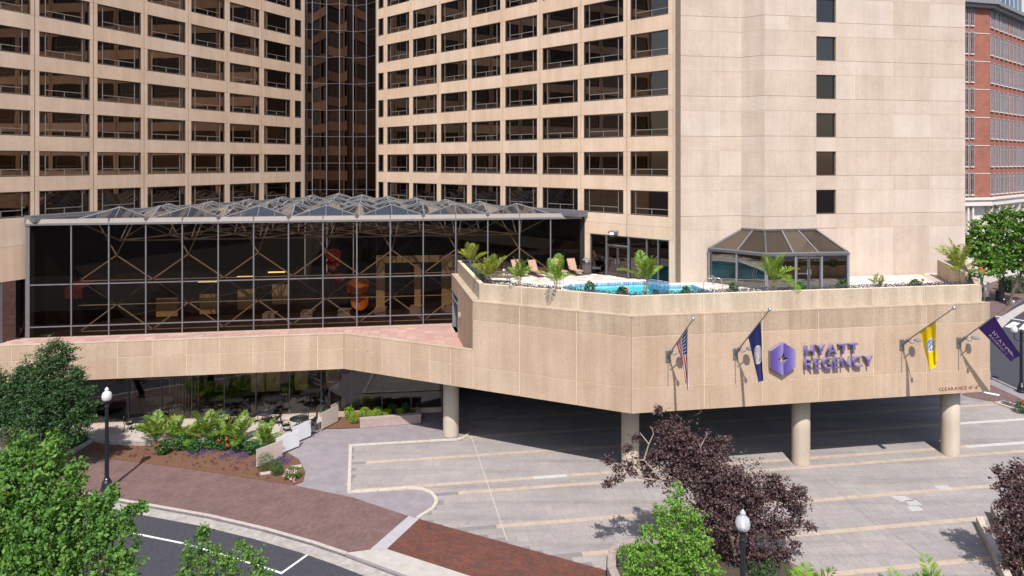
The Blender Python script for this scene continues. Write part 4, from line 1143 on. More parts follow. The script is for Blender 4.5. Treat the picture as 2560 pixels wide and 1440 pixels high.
# side street on the right
sheet('side_street', P2([(2478, 800), (2640, 700), (2900, 800), (2700, 1000), (2560, 978), (2478, 940), (2470, 880)]), 0.0, 'asphalt')
sheet('brick_corner', P2([(2405, 985), (2478, 962), (2560, 1000), (2640, 1030), (2640, 1040), (2500, 1008), (2415, 990)]), 0.006, 'brick_walk')
sheet('brick_plaza', P2([(2400, 800), (2440, 690), (2560, 700), (2640, 705), (2540, 760), (2478, 815)]), 0.003, 'brick_walk')
b = MB(); a_ = offset(P2([(2470, 822), (2500, 795), (2545, 768), (2640, 725)]), 0.0); c_ = offset(P2([(2470, 822), (2500, 795), (2545, 768), (2640, 725)]), -1.0)
for i in range(3): b.prism([a_[i], a_[i + 1], c_[i + 1], c_[i]], 0, .06)
b.obj('corner_kerb', M['kerb'], None, kind='structure')
line('stop_line', P2([(2488, 790), (2600, 808)]), .35, .004, 'white_paint')
for q in ([(2486, 800), (2515, 802), (2497, 813), (2476, 810)], [(2533, 804), (2551, 808), (2530, 820), (2512, 817)], [(2560, 809), (2585, 813), (2570, 826), (2546, 823)]):
    sheet('crossing_bar', P2(q), .004, 'white_paint')
sheet('hatch_patch', P2([(2458, 981), (2462, 979.5), (2500, 986.5), (2497, 990), (2466, 984)]), .012, 'white_paint')

# ================================================================== patio, beds, screens
PTZ = .3
pat = P2([(190, 1072), (200, 1080), (222, 1090), (260, 1098), (310, 1102), (380, 1103), (450, 1101), (560, 1102), (640, 1110), (690, 1100), (740, 1080), (790, 1062), (838, 1034)], PTZ) + [V(SH.p(su[-6], .06, 0)[:2]), V(SH.p(SH.u(140), .06, 0)[:2])]
b = MB(); b.prism(pat, -.02, PTZ); pt_ = b.obj('patio', M['patio'], None, kind='structure')
edge = pat[:9]; rb = MB(); oe = offset(edge, -.03); k_ = 0
for i in range(len(edge) - 1):
    L = (edge[i + 1] - edge[i]).length; n_ = max(1, int(L / .36))
    fr = Fr(oe[i], oe[i + 1] - oe[i])
    for s in range(n_):
        for r in range(2):
            o = MB().box(fr, L * s / n_ + .012, L * (s + 1) / n_ - .012, -.06, .0, .01 + r * .12, .12 + r * .12)
            o.obj('brick', M['brick_pale'], pt_)
    rb.box(fr, 0, L, -.12, .02, .245, .305)
rb.obj('edge_coping', M['strip'], pt_)
bed = P2([(187, 1135), (238, 1104), (262, 1108), (310, 1112), (380, 1113), (450, 1111), (560, 1110), (640, 1118), (690, 1124), (722, 1134), (748, 1150), (763, 1180), (757, 1204), (735, 1213), (460, 1171), (240, 1143)])
sheet('mulch_bed', bed, 0.035, 'mulch')
b = MB(); b.prism(bed, -.02, .03); b.obj('mulch_bed_edge', M['mulch'], None, kind='structure')
bed2 = P2([(806, 1072), (862, 1031), (1048, 1024), (1052, 1056), (900, 1070), (850, 1072)])
sheet('planter_bed', bed2, 0.03, 'mulch')
bedL = P2([(-200, 1128), (0, 1128), (183, 1133), (236, 1103), (190, 1085), (0, 1060), (-200, 1060)])
sheet('tree_bed', bedL, 0.03, 'soil')
ek = MB(); e1_ = P2([(-200, 1128), (0, 1128), (183, 1133), (238, 1102)]); e2_ = offset(e1_, .2)
for i in range(3): ek.prism([e1_[i], e1_[i + 1], e2_[i + 1], e2_[i]], -.02, .16)
ek.obj('bed_kerb', M['kerb'], None, kind='structure')
# frosted screens
for k, (l, r, lab, m) in enumerate((((640.7, 1172), (706.8, 1146), 'warm white frosted screen nearest the boxwood balls at the end of the flower bed', 'frost_warm'),
        ((690, 1142), (747.7, 1118.5), 'second white frosted screen from the flower bed, between its two neighbours and beside the palms', 'frost'),
        ((731.7, 1112), (776.8, 1093), 'bright white frosted screen in front of the iron table and chairs', 'frost'),
        ((804, 1077), (844.9, 1056), 'tall beige frosted screen standing beside the mulch of the lime bush planter', 'frost_warm'),
        ((828, 1054), (862, 1035), 'beige frosted screen farthest back, against the dark cafe glass', 'frost_warm'))):
    a, c = gp(*l, 0), gp(*r, 0); fr = Fr(a, c - a); L = (V(c[:2]) - V(a[:2])).length
    t = thing('patio_screen', lab, 'screen', a, 'frosted screens round the patio')
    MB().box(fr, 0, L, -.02, .02, .1, 1.08 if k != 3 else 1.15).obj('panel', M[m], t)
    for u in (.02, L - .06): MB().box(fr, u, u + .04, -.03, -.021, 0, 1.0).obj('post', M['alu'], t)
# brick planter wall in front of the lime bushes
a, c = gp(900, 1070.5, 0), gp(1052.5, 1057.5, 0); fr = Fr(a, c - a); L = (V(c[:2]) - V(a[:2])).length
pw = thing('planter_wall', 'low pale brick planter wall in front of the round lime bushes', 'planter', a)
MB().box(fr, .02, L - .02, -.3, -.03, 0, .47).obj('core_wall', M['stone_wall'], pw)
for r in range(4):
    x = -.18 * (r % 2)
    while x < L:
        x0, x1 = max(0, x), min(L, x + .36)
        if x1 - x0 > .05: MB().box(fr, x0 + .006, x1 - .006, -.1, .004 * ((r * 7 + int(x * 9)) % 3) , r * .125 + .005, r * .125 + .12).obj('brick', M['brick_pale'], pw)
        x += .36
MB().box(fr, -.02, L + .02, -.36, .02, .505, .58).obj('coping', M['brick_pale'], pw)
MB().box(Fr(fr.p(L, -.02, 0), fr.N * -1), 0, 1.6, -.25, 0.0, 0, .5).obj('return_wall', M['brick_pale'], pw)

# iron table and chairs, modelled once at the origin
def ring(r, z, n=18, sx=1, sy=1): return [V((r * sx * math.cos(2 * math.pi * i / n), r * sy * math.sin(2 * math.pi * i / n), z)) for i in range(n + 1)]
def make_table():
    t = thing('patio_table', 'x', 'table', (0, 0, 0), 'round iron tables on the patio', world=False)
    b = MB(); b.lathe((0, 0, .70), [(.58, 0), (.60, .01), (.60, .03), (.58, .04)], 28)
    b.obj('tabletop', M['iron'], t)
    b = MB()
    for r in (.5, .4, .3, .2): b.tube(ring(r, .745, 28), .009, 5)
    b.obj('rim', plain('worn iron rings', (.09, .09, .095), .4, .5) if 'wi' not in M else M['wi'], t)
    for k in range(4):
        a = k * math.pi / 2 + .4; c, s = math.cos(a), math.sin(a)
        MB().tube([(c * .45, s * .45, 0), (c * .3, s * .3, .3), (c * .12, s * .12, .45), (c * .3, s * .3, .7)], .016, 6).obj('leg', M['iron'], t)
    b = MB(); b.tube(ring(.2, .4), .012, 5); b.obj('stretcher', M['iron'], t)
    return t
def make_chair():
    t = thing('patio_chair', 'x', 'chair', (0, 0, 0), 'iron chairs on the patio', world=False)
    b = MB(); b.lathe((0, 0, .43), [(.05, 0.0), (.22, -.01), (.235, .0), (.235, .015), (.05, .005)], 18); b.obj('seat', M['iron'], t)
    for sx in (-1, 1):
        MB().tube([(sx * .20, .2, .43), (sx * .22, .23, .2), (sx * .24, .27, 0)], .02, 6).obj('leg', M['iron'], t)
        MB().tube([(sx * .19, -.2, .43), (sx * .2, -.25, .2), (sx * .23, -.33, 0)], .02, 6).obj('leg', M['iron'], t)
        MB().tube([(sx * .21, -.22, .64), (sx * .28, -.05, .67), (sx * .27, .17, .64), (sx * .21, .2, .43)], .018, 6).obj('armrest', M['iron'], t)
    b = MB(); pts = []
    for i in range(13):
        a = math.pi * i / 12; pts.append(V((.22 * math.cos(a), -.22 - .13 * math.sin(a) * .6 - .04, .5 + .45 * math.sin(a) ** .7)))
    b.tube([V((.19, -.2, .43))] + pts + [V((-.19, -.2, .43))], .022, 6); b.obj('back_frame', M['iron'], t)
    b = MB()
    for x in (-.12, -.06, 0, .06, .12): b.tube([(x * .8, -.22, .45), (x, -.3, .7), (x * .6, -.33, .9)], .013, 5)
    for z in (.62, .78): b.tube([(-.2, -.28, z), (0, -.31, z + .03), (.2, -.28, z)], .013, 5)
    b.obj('backrest', M['iron'], t)
    return t
tab, cha = make_table(), make_chair()
tk, ckd = tree_of(tab), tree_of(cha)
sets = [((748, 1046), 'by the white screens', [(-2.6, 'left'), (-.35, 'right'), (1.5, 'far'), (.5, 'back right')]),
        ((662, 1031), 'between the palms and the dark glass', [(3.0, 'left'), (-.2, 'right'), (-1.1, 'near')]),
        ((356, 1049), 'behind the lamp post', [(3.05, 'left'), (.9, 'far')]),
        ((556, 1036), 'hidden behind the tall palms', [(1.4, 'far'), (-.1, 'right')])]
first_t = first_c = True
for (px, py), where, chs in sets:
    c = gp(px, py, PTZ + .72)
    loc = (c.x, c.y, PTZ)
    lab = 'round black iron table ' + where
    if first_t: tab.location = loc; tab['label'] = lab; first_t = False
    else: dup(tab, loc, .5, 1, lab, tk)
    for a, what in chs:
        q = (c.x + .82 * math.cos(a), c.y + .72 * math.sin(a), PTZ); rz = a + math.pi / 2
        lab = 'iron chair on the ' + what + ' side of the table ' + where
        if first_c: cha.location = q; cha.rotation_euler = (0, 0, rz); cha['label'] = lab; first_c = False
        else: dup(cha, q, rz, 1, lab, ckd)

# ------------------------------------------------------------------ pool deck furniture
def make_lounger(flat):
    t = thing('sun_lounger', 'x', 'sun lounger', (0, 0, 0), 'brown sun loungers on the pool deck', world=False)
    ang = R(8) if flat else R(62); w = .33; h = .34
    m = M['tan_mesh'] if not flat else plain('dark brown sling', (.14, .09, .075), .8) if 'sb' not in M else M['sb']  # flat loungers use a darker brown sling
    def slab(p0, p1, wid, n):
        b = MB(); p0, p1 = V(p0), V(p1); d = (p1 - p0); up = V((1, 0, 0)).cross(d.normalized()) * .018
        for i in range(n):
            a, c = p0 + d * (i / n + .01), p0 + d * ((i + 1) / n - .01)
            s = -.02 * math.sin(math.pi * (i + .5) / n)
            vs = [a + V((-wid, 0, s)), a + V((wid, 0, s)), c + V((wid, 0, s)), c + V((-wid, 0, s))]
            b._add([v - up for v in vs] + [v + up for v in vs], [(3, 2, 1, 0), (4, 5, 6, 7), (0, 1, 5, 4), (1, 2, 6, 5), (2, 3, 7, 6), (3, 0, 4, 7)])
        return b
    hb = (0, -.15, h); tip = (0, -.15 - .85 * math.cos(ang), h + .85 * math.sin(ang))
    slab(hb, (0, .62, h + .03), w, 1).obj('seat', m, t); slab((0, .62, h + .03), (0, 1.05, h - .02), w, 1).obj('leg_rest', m, t); slab(hb, tip, w, 1).obj('backrest', m, t)
    b = MB()
    for s in (-1, 1):
        b.tube([V(tip) + V((s * w, 0, 0)), V((s * w, -.15, h)), V((s * w, .62, h + .03)), V((s * w, 1.05, h - .02))], .02, 6)
    b.tube([V(tip) + V((-w, 0, 0)), V(tip) + V((w, 0, 0))], .02, 6); b.tube([(-w, 1.05, h - .02), (w, 1.05, h - .02)], .02, 6); b.obj('frame', M['brown_frame'], t)
    for s in (-1, 1):
        MB().tube([(s * w, .85, h), (s * w, .92, 0)], .018, 6).obj('leg', M['brown_frame'], t)
        MB().tube([(s * w, -.35, h), (s * w, -.45, 0)], .018, 6).obj('leg', M['brown_frame'], t)
        MB().tube([(s * (w + .03), -.35, h + .22), (s * (w + .04), .15, h + .24), (s * (w + .03), .25, h)], .016, 6).obj('armrest', M['brown_frame'], t)
    return t
lo = make_lounger(False); lk = tree_of(lo); fl_ = make_lounger(True); fk = tree_of(fl_)
for i, (px, py, lab) in enumerate(((1296, 688, 'tan sun lounger with raised back, leftmost of the upright four, behind a small palm'), (1338, 689, 'tan sun lounger with raised back, second from the left, seen clear between two palms'),
        (1395, 686, 'tan sun lounger with raised back, third from the left, half hidden by the taller palm'), (1435, 685, 'tan sun lounger with raised back, nearest the litter bin'))):
    c = gp(px, py, DK); rz = R(-148 - 3 * i)
    if i == 0: lo.location = c; lo.rotation_euler = (0, 0, rz); lo['label'] = lab
    else: dup(lo, c, rz, 1, lab, lk)
for i, (px, py, rz, lab) in enumerate(((1236, 692, R(-100), 'brown sun lounger lowered flat, farther of the two by the corner planter'), (1240, 704, R(-104), 'brown sun lounger lowered flat, nearer of the two at the planter edge'), (1200, 668, R(-60), 'dark brown lounger beside the planted parapet at the back corner'))):
    c = gp(px, py, DK)
    if i == 0: fl_.location = c; fl_.rotation_euler = (0, 0, rz); fl_['label'] = lab
    else: dup(fl_, c, rz, 1, lab, fk)
c = gp(1466.5, 680, DK); c = V((c.x, 50.1, DK))
c.x = (1466.5 - CX) / F * c.y
t = thing('litter_bin', 'round slatted litter bin with a domed top standing by the poolside doors', 'litter bin', c)
MB().lathe(c, [(.26, .04), (.27, .06), (.27, .8), (.24, .82)], 18).obj('liner', M['dark_metal'], t)
for k in range(18):
    a = 2 * math.pi * k / 18; q = c + V((.285 * math.cos(a), .285 * math.sin(a), 0))
    MB().tube([q + V((0, 0, .03)), q + V((0, 0, .84))], .035, 4).obj('slat', M['wood_brown'], t)
b = MB()
for z in (.1, .8): b.tube([c + v for v in ring(.30, z, 20)], .018, 5)
b.obj('hoop', M['iron'], t)
for k in range(4):
    a = 2 * math.pi * k / 4 + .4; q = c + V((.25 * math.cos(a), .25 * math.sin(a), 0)); MB().tube([q + V((0, 0, .82)), q + V((0, 0, 1.05))], .02, 5).obj('post', M['iron'], t)
MB().lathe(c, [(.32, 1.04), (.32, 1.08), (.25, 1.15), (.1, 1.18)], 18).obj('lid', M['grey_metal'], t)
c = gp(1492, 684.5, DK)
t = thing('lounge_chair', 'dark grey cushioned armchair between the litter bin and the poolside doors', 'armchair', c)
fr = Fr((c.x, c.y), (0.95, -0.3))
b = MB()
def cush(y0, z0, y1, z1, th):
    q = [fr.p(u, n, c.z + z) for u in (-.3, .3) for n, z in ((y0, z0), (y1, z1), (y1, z1 + th), (y0, z0 + th))]
    m = MB(); m._add(q, [(0, 1, 2, 3), (7, 6, 5, 4), (0, 4, 5, 1), (1, 5, 6, 2), (2, 6, 7, 3), (3, 7, 4, 0)]); return m
cm = plain('charcoal cushion', (.045, .05, .055), .9)
cush(-.25, .36, .35, .4, .12).obj('seat', cm, t); cush(-.25, .42, -.55, 1.05, .1).obj('backrest', cm, t)
for s in (-.33, .33):
    MB().tube([fr.p(s, -.45, c.z), fr.p(s, -.3, c.z + .4), fr.p(s, -.4, c.z + .66), fr.p(s, .3, c.z + .62), fr.p(s, .38, c.z + .3), fr.p(s, .2, c.z)], .022, 6).obj('arm_frame', M['iron'], t)
c = gp(1260, 688, DK)
t = thing('path_light', 'short black bollard light with a white lens beside the flat brown loungers', 'path light', c)
MB().lathe(c, [(.12, 0), (.12, .03), (.1, .04), (.1, .5)], 12).obj('body', M['white'], t)
MB().lathe(c, [(.1, .5), (.13, .51), (.13, .6), (.09, .66), (.02, .68)], 12).obj('cap', M['iron'], t)
for k in range(4):
    a = k * math.pi / 2 + .3; q = c + V((.11 * math.cos(a), .11 * math.sin(a), 0)); MB().tube([q, q + V((0, 0, .52))], .022, 4).obj('post', M['iron'], t)

# ------------------------------------------------------------------ street lamps
gm, nt, n_, l_, bb = mat('white acrylic globe'); bb.inputs['Base Color'].default_value = (.78, .76, .76, 1); bb.inputs['Roughness'].default_value = .18
tr_ = n_.new('ShaderNodeBsdfTranslucent'); tr_.inputs[0].default_value = (.8, .78, .78, 1); mx = n_.new('ShaderNodeMixShader'); mx.inputs[0].default_value = .4
l_.new(bb.outputs[0], mx.inputs[1]); l_.new(tr_.outputs[0], mx.inputs[2]); l_.new(mx.outputs[0], n_['Material Output'].inputs[0]); M['globe'] = gm
M['globe_clear'] = tinted('ribbed clear globe', (.90, .91, .93), 3.0, .12, haze=(.8, .8, .82), hz=.35)
def globe(th, c, s, clear=False):
    prof = [(.13, 0), (.19, .03), (.235, .13), (.245, .26), (.21, .40), (.14, .47), (.09, .50), (.085, .53), (.105, .57), (.09, .62), (.05, .66), (.03, .70), (.0, .71)]
    prof = [(r * s, z * s) for r, z in prof]
    MB().lathe(c, prof, 20).obj('globe', M['globe_clear' if clear else 'globe'], th, smooth=True)
    if clear:
        MB().lathe(c, [(.05 * s, .02), (.07 * s, .1), (.045 * s, .3 * s), (.01, .36 * s)], 10).obj('bulb', M['white'], th)
def lamp(px, Y, z0, ztop, lab, arm=0, clear=False, s=1.0):
    c = V(((px - CX) / F * Y, Y, z0)); t = thing('street_lamp', lab, 'street lamp', c, 'black street lamps with acorn globes')
    hp = ztop - z0 - (.71 * s if not arm else .25)
    MB().lathe(c, [(.30, 0), (.30, .12), (.26, .16), (.23, .45), (.17, .55), (.15, .62), (.12, .66)], 18).obj('base', M['lamp_black'], t, smooth=False)
    b = MB(); seg = 16; prof = [(.105, .66), (.085, hp - .35)]
    vs = []; 
    for r, z in prof:
        for k in range(seg * 2):
            a = math.pi * k / seg; q = r * (1 if k % 2 else .88); vs.append((c.x + q * math.cos(a), c.y + q * math.sin(a), c.z + z))
    n2 = seg * 2; b._add(vs, [(k, (k + 1) % n2, n2 + (k + 1) % n2, n2 + k) for k in range(n2)]); b.obj('pole', M['lamp_black'], t)
    MB().lathe(c, [(.09, hp - .36), (.13, hp - .33), (.13, hp - .28), (.09, hp - .25), (.1, hp - .1), (.15, hp - .05), (.17, hp)], 18).obj('capital', M['lamp_black'], t, smooth=False)
    if arm:
        for sg in (-1, 1):
            top = c + V((sg * .52, 0, hp - .05))
            MB().tube([c + V((0, 0, hp - .55)), c + V((sg * .25, 0, hp - .62)), c + V((sg * .5, 0, hp - .45)), top], .035, 8).obj('arm', M['lamp_black'], t)
            MB().lathe(top, [(.06, 0), (.16, .02), (.15, .06)], 12).obj('cup', M['lamp_black'], t)
            globe(t, top + V((0, 0, .06)), s, clear)
        MB().lathe(c, [(.05, hp), (.07, hp + .1), (.02, hp + .3), (.0, hp + .35)], 10).obj('finial', M['lamp_black'], t)
    else: globe(t, c + V((0, 0, hp)), s, clear)
    return t
Yl = gp(267, 1226, 0).y
lamp(267, Yl, 0, 5.42, 'tall black street lamp with a white globe on the brick sidewalk before the cafe')
lamp(1857, 23.3, 0, H - (1273 - HZ) / F * 23.3, 'black street lamp with a clear ribbed globe in front of the purple maple', 0, True, 1.0)
lamp(2553, gp(2553, 980, 0).y, 0, 4.7, 'black street lamp with globes on side arms at the right edge, beyond the purple flag', 1, False, .95)
lamp(2509, gp(2509, 758, 0).y, 0, 5.4, 'distant black lamp post under the street trees beside the crossing')

# ------------------------------------------------------------------ sign, flags
def glyphs(word):
    out = []
    for ch in word:
        if ch == ' ': out.append(None); continue
        cu = bpy.data.curves.new('glyph', 'FONT'); cu.body = ch; cu.size = 1.0; cu.resolution_u = 4
        out.append(cu)
    return out
def glyph_mesh(ch, extrude, offs, res=4):
    cu = bpy.data.curves.new('glyph', 'FONT'); cu.body = ch; cu.size = 1.0; cu.resolution_u = res; cu.extrude = extrude; cu.offset = offs
    o = bpy.data.objects.new('glyph', cu); COL.objects.link(o)
    bpy.context.view_layer.update()
    me = bpy.data.meshes.new_from_object(o.evaluated_get(bpy.context.evaluated_depsgraph_get()))
    bpy.data.objects.remove(o); return me
def word_on(fr, th, word, u0, u1, zb, zt, n0, depth, m, offs=0.0, track=.12, slope=0.0):
    ms = []; x = 0; lay = []
    for ch in word:
        if ch == ' ': x += .35; continue
        me = glyph_mesh(ch, 0.5, offs); co = np.empty(len(me.vertices) * 3); me.vertices.foreach_get('co', co); co = co.reshape(-1, 3)
        lay.append((me, co, x - co[:, 0].min())); x += co[:, 0].max() - co[:, 0].min() + track
    x -= track; hh = glyph_mesh('H', .1, offs); hc = np.empty(len(hh.vertices) * 3); hh.vertices.foreach_get('co', hc); cap = hc.reshape(-1, 3)[:, 1].max()
    k = (u1 - u0) / x; kz = (zt - zb) / cap
    for me, co, dx in lay:
        uu = u0 + (co[:, 0] + dx) * k; zz = zb + co[:, 1] * kz; nn = n0 + (co[:, 2] + .5) * depth
        W3 = np.stack([fr.o.x + fr.U.x * uu + fr.N.x * nn, fr.o.y + fr.U.y * uu + fr.N.y * nn, zz], 1)
        me.vertices.foreach_set('co', W3.ravel())
        me.materials.clear()
        for q in m: me.materials.append(q)
        if len(m) > 1:
            me.update(); N_ = fr.N
            for p in me.polygons: p.material_index = 0 if p.normal.dot(N_) > .8 else 1
        me.update(); link('letter', me, th)
M['violet'] = plain('violet letter face', (.125, .09, .29), .4, 0, .05)
M['violet_side'] = plain('lavender letter side', (.24, .205, .29), .5, 0, .05)
M['sign_red'] = plain('dark red lettering', (.20, .04, .035), .7)
sg = thing('hotel_sign', 'raised violet letters HYATT REGENCY mounted on the podium fascia', 'sign', RF.p(RF.u(2090), 0, 6.5))
nF = .26
word_on(RF, sg, 'HYATT', RF.u(2015, nF), RF.u(2145, nF), RF.z(2080, 889.5 - 2.5, nF), RF.z(2080, 861.5, nF), .04, .22, (M['violet'], M['violet_side']), .004, .13)
word_on(RF, sg, 'REGENCY', RF.u(2014, nF), RF.u(2183, nF), RF.z(2098, 921, nF), RF.z(2098, 894.5, nF), .04, .22, (M['violet'], M['violet_side']), -0.008, .12)
cl = thing('clearance_sign', 'small dark red lettering CLEARANCE 10 ft 6 in at the lower right of the fascia', 'lettering', RF.p(RF.u(2397), 0, 4.4))
word_on(RF, cl, 'CLEARANCE 10\'-6"', RF.u(2347), RF.u(2448), RF.z(2397, 974.5), RF.z(2397, 966.5), .002, .012, (M['sign_red'],), .012, .14)
# hexagon emblem
em = thing('hexagon_emblem', 'violet hexagon emblem with a four pointed star opening left of the raised letters', 'emblem', RF.p(RF.u(1957), 0, 6.3))
ue_ = (RF.u(1925, nF) + RF.u(1991, nF)) / 2; ze_ = RF.z(1958, 898, nF)
pm, nt, n_, l_, bb = mat('violet enamel petal'); tc = n_.new('ShaderNodeTexCoord'); sp = n_.new('ShaderNodeSeparateXYZ'); l_.new(tc.outputs['Generated'], sp.inputs[0])
rp = ramp(n_, [(0.0, (.065, .035, .20)), (.55, (.11, .075, .27)), (1.0, (.23, .195, .40))]); l_.new(sp.outputs[0], rp.inputs[0]); l_.new(rp.outputs[0], bb.inputs['Base Color']); bb.inputs['Roughness'].default_value = .35
def arc(p, q, n=6):
    out = []
    for i in range(n + 1):
        t = i / n; m = V(p).lerp(V(q), t); bow = 4 * t * (1 - t) * .30
        out.append(m * (1 - bow))
    return out
hw, hh_, sv = .73, .90, .46; sx, sy = .33, .36
T_, B_2, Rr_, Ll_ = (0, sy), (0, -sy), (sx, 0), (-sx, 0)
pets = [[(0.02, hh_), (-hw, sv), (-hw, -.05)] + arc(Ll_, T_)[0:] , [(hw, .02), (hw, sv), (-.02 + .04, hh_)] + arc(T_, Rr_),
        [(0.02, -hh_), (hw, -sv), (hw, 0.02)] + arc(Rr_, B_2), [(-hw, -.05), (-hw, -sv), (0.02, -hh_)] + arc(B_2, Ll_)]
def plate(pts, n0, n1):
    b = MB(); n = len(pts)
    vs = [RF.p(ue_ + p[0], n0, ze_ + p[1]) for p in pts] + [RF.p(ue_ + p[0], n1, ze_ + p[1]) for p in pts]
    a = sum(pts[i][0] * pts[(i + 1) % n][1] - pts[(i + 1) % n][0] * pts[i][1] for i in range(n))
    front = tuple(range(n, 2 * n)) if a > 0 else tuple(range(2 * n - 1, n - 1, -1))
    b._add(vs, [front], 0); b._add(vs, [(i, (i + 1) % n, n + (i + 1) % n, n + i) for i in range(n)], 1); return b
for pp in pets: plate(pp, .05, nF).obj('petal', [pm, M['violet_side']], em)

def pole_for(mpx, mpy, tpx, tpy):
    u = RF.u(mpx); z = RF.z(mpx, mpy); lo_, hi_ = .5, 6.0
    for _ in range(50):
        m = (lo_ + hi_) / 2; q = RF.p(u, m, 0); px = CX + F * q.x / q.y
        if px < tpx: lo_ = m
        else: hi_ = m
    q = RF.p(u, lo_, 0); zt = H - (tpy - HZ) / F * q.y
    return RF.p(u, 0.0, z), V((q.x, q.y, zt)), lo_, u
def flagpole(lab, *a):
    m, t, d, u = pole_for(*a); th = thing('flagpole', lab, 'flagpole', m, 'angled flagpoles on the podium fascia')
    dirn = (t - m).normalized()
    MB().tube([m + dirn * .15, t], [.045, .028], 8).obj('pole', M['steel'] if False else plain('grey pole', (.30, .29, .28), .4, .4) if 'gp' not in M else M['gp'], th)
    MB().lathe(t, [(.0, -.10), (.06, -.09), (.09, -.03), (.095, .02), (.07, .08), (.0, .11)], 12).obj('ball', M['steel'], th, smooth=True)
    b = MB(); b.box(RF, u - .13, u + .13, 0.002, .06, m.z - .3, m.z + .28); b.obj('plate', M['alu'], th)
    MB().tube([m + V((0, 0, -.05)), m + dirn * .75], .085, 8).obj('socket', M['grey_metal'], th)
    # spotlight on a bracket
    q = m + dirn * .55; ln = q + RF.U * .55 + V((0, 0, .05)) + RF.N * .15
    s = MB(); s.tube([q, q + RF.N * .35 + V((0, 0, -.1)), ln], .03, 6); s.obj('bracket', M['grey_metal'], th)
    b = MB(); f2 = Fr((ln.x, ln.y), RF.U[:2]); b.lathe((ln.x, ln.y, ln.z - .09), [(.17, 0), (.21, .03), (.2, .1), (.1, .16)], 12); hd = b.obj('spotlight', M['grey_metal'], th)
    MB().box(f2, -.12, .12, .2, .215, ln.z - .06, ln.z + .02).obj('lens', M['alu_light'], hd)
    MB().box(RF, u - .015, u + .015, .002, .02, m.z - 1.6, m.z - .3).obj('conduit', M['alu'], th)
    return m, t, d, u
def flag(lab, pole, s0, s1, e0, e1, m, folds, amp, mode, gather=0.0):
    mnt, tip, d, u = pole; O = mnt.lerp(tip, s1); I = mnt.lerp(tip, s0)
    nO = d * s1; nI = d * s0
    def pt(e, n): q = RF.p(RF.u(e[0], n), n, 0); return V((q.x, q.y, H - (e[1] - HZ) / F * q.y))
    E1 = pt(e1, nO + (0 if mode == 'hang' else .1)); E0 = pt(e0, (nI * .35 + nO * .65) if mode == 'hang' else nI + .35)
    nu, nv = 20, 34; vs = []; uv = []
    def P(s, t):
        p = I.lerp(O, s); q = E0.lerp(E1, s); k = p.lerp(q, t)
        sag = math.sin(math.pi * t) * .10
        k += RF.U * (amp * math.sin(folds * math.pi * s + 1.7 * t) * (.25 + .75 * t)) + RF.N * (.4 * amp * math.cos(folds * math.pi * s * .8 + 2.2 * t)) * t
        k += V((0, 0, -.22 * math.sin(math.pi * s) * (1 - t) * gather))
        return k
    for j in range(nv + 1):
        for i in range(nu + 1): vs.append(P(i / nu, j / nv)); uv.append((j / nv, i / nu))
    b = MB(); b._add(vs, [(j * (nu + 1) + i, j * (nu + 1) + i + 1, (j + 1) * (nu + 1) + i + 1, (j + 1) * (nu + 1) + i) for j in range(nv) for i in range(nu)])
    th = thing('flag', lab, 'flag', I, 'flags hanging from the angled poles')
    me = b.mesh('cloth', m, True); ul = me.uv_layers.new(name='UVMap')
    for lp in me.loops: ul.data[lp.index].uv = uv[lp.vertex_index]
    o = link('cloth', me, th); return th, P, o
def uvmat(name, rough=.75):
    m, nt, n, l, b = mat(name); b.inputs['Roughness'].default_value = rough; b.inputs['Specular IOR Level'].default_value = .2
    tc = n.new('ShaderNodeTexCoord'); sp = n.new('ShaderNodeSeparateXYZ'); l.new(tc.outputs['UV'], sp.inputs[0])
    out = n['Material Output']; t = n.new('ShaderNodeBsdfTranslucent'); mx = n.new('ShaderNodeMixShader'); mx.inputs[0].default_value = .25
    l.new(b.outputs[0], mx.inputs[1]); l.new(t.outputs[0], mx.inputs[2]); l.new(mx.outputs[0], out.inputs[0])
    def done(c):
        l.new(c, b.inputs['Base Color']); l.new(c, t.inputs[0]); return m
    return n, l, tc, sp.outputs[0], sp.outputs[1], done
n, l, tc, X, Y_, done = uvmat('stars and stripes cloth')
st_ = mathn(n, l, 'LESS_THAN', mathn(n, l, 'FRACT', mathn(n, l, 'MULTIPLY', Y_, 6.5)), .5)
col = mixc(n, l, (.75, .72, .70), (.52, .035, .05), st_)
cant = mathn(n, l, 'MULTIPLY', mathn(n, l, 'LESS_THAN', X, .4), mathn(n, l, 'GREATER_THAN', Y_, .462))
fx = mathn(n, l, 'SUBTRACT', mathn(n, l, 'FRACT', mathn(n, l, 'MULTIPLY', X, 16)), .5); fy = mathn(n, l, 'SUBTRACT', mathn(n, l, 'FRACT', mathn(n, l, 'MULTIPLY', Y_, 10)), .5)
dd = mathn(n, l, 'ADD', mathn(n, l, 'MULTIPLY', fx, fx), mathn(n, l, 'MULTIPLY', fy, fy)); star = mathn(n, l, 'LESS_THAN', dd, .07)
col = mixc(n, l, col, mixc(n, l, (.02, .03, .13), (.8, .8, .8), star), cant); m_us = done(col)
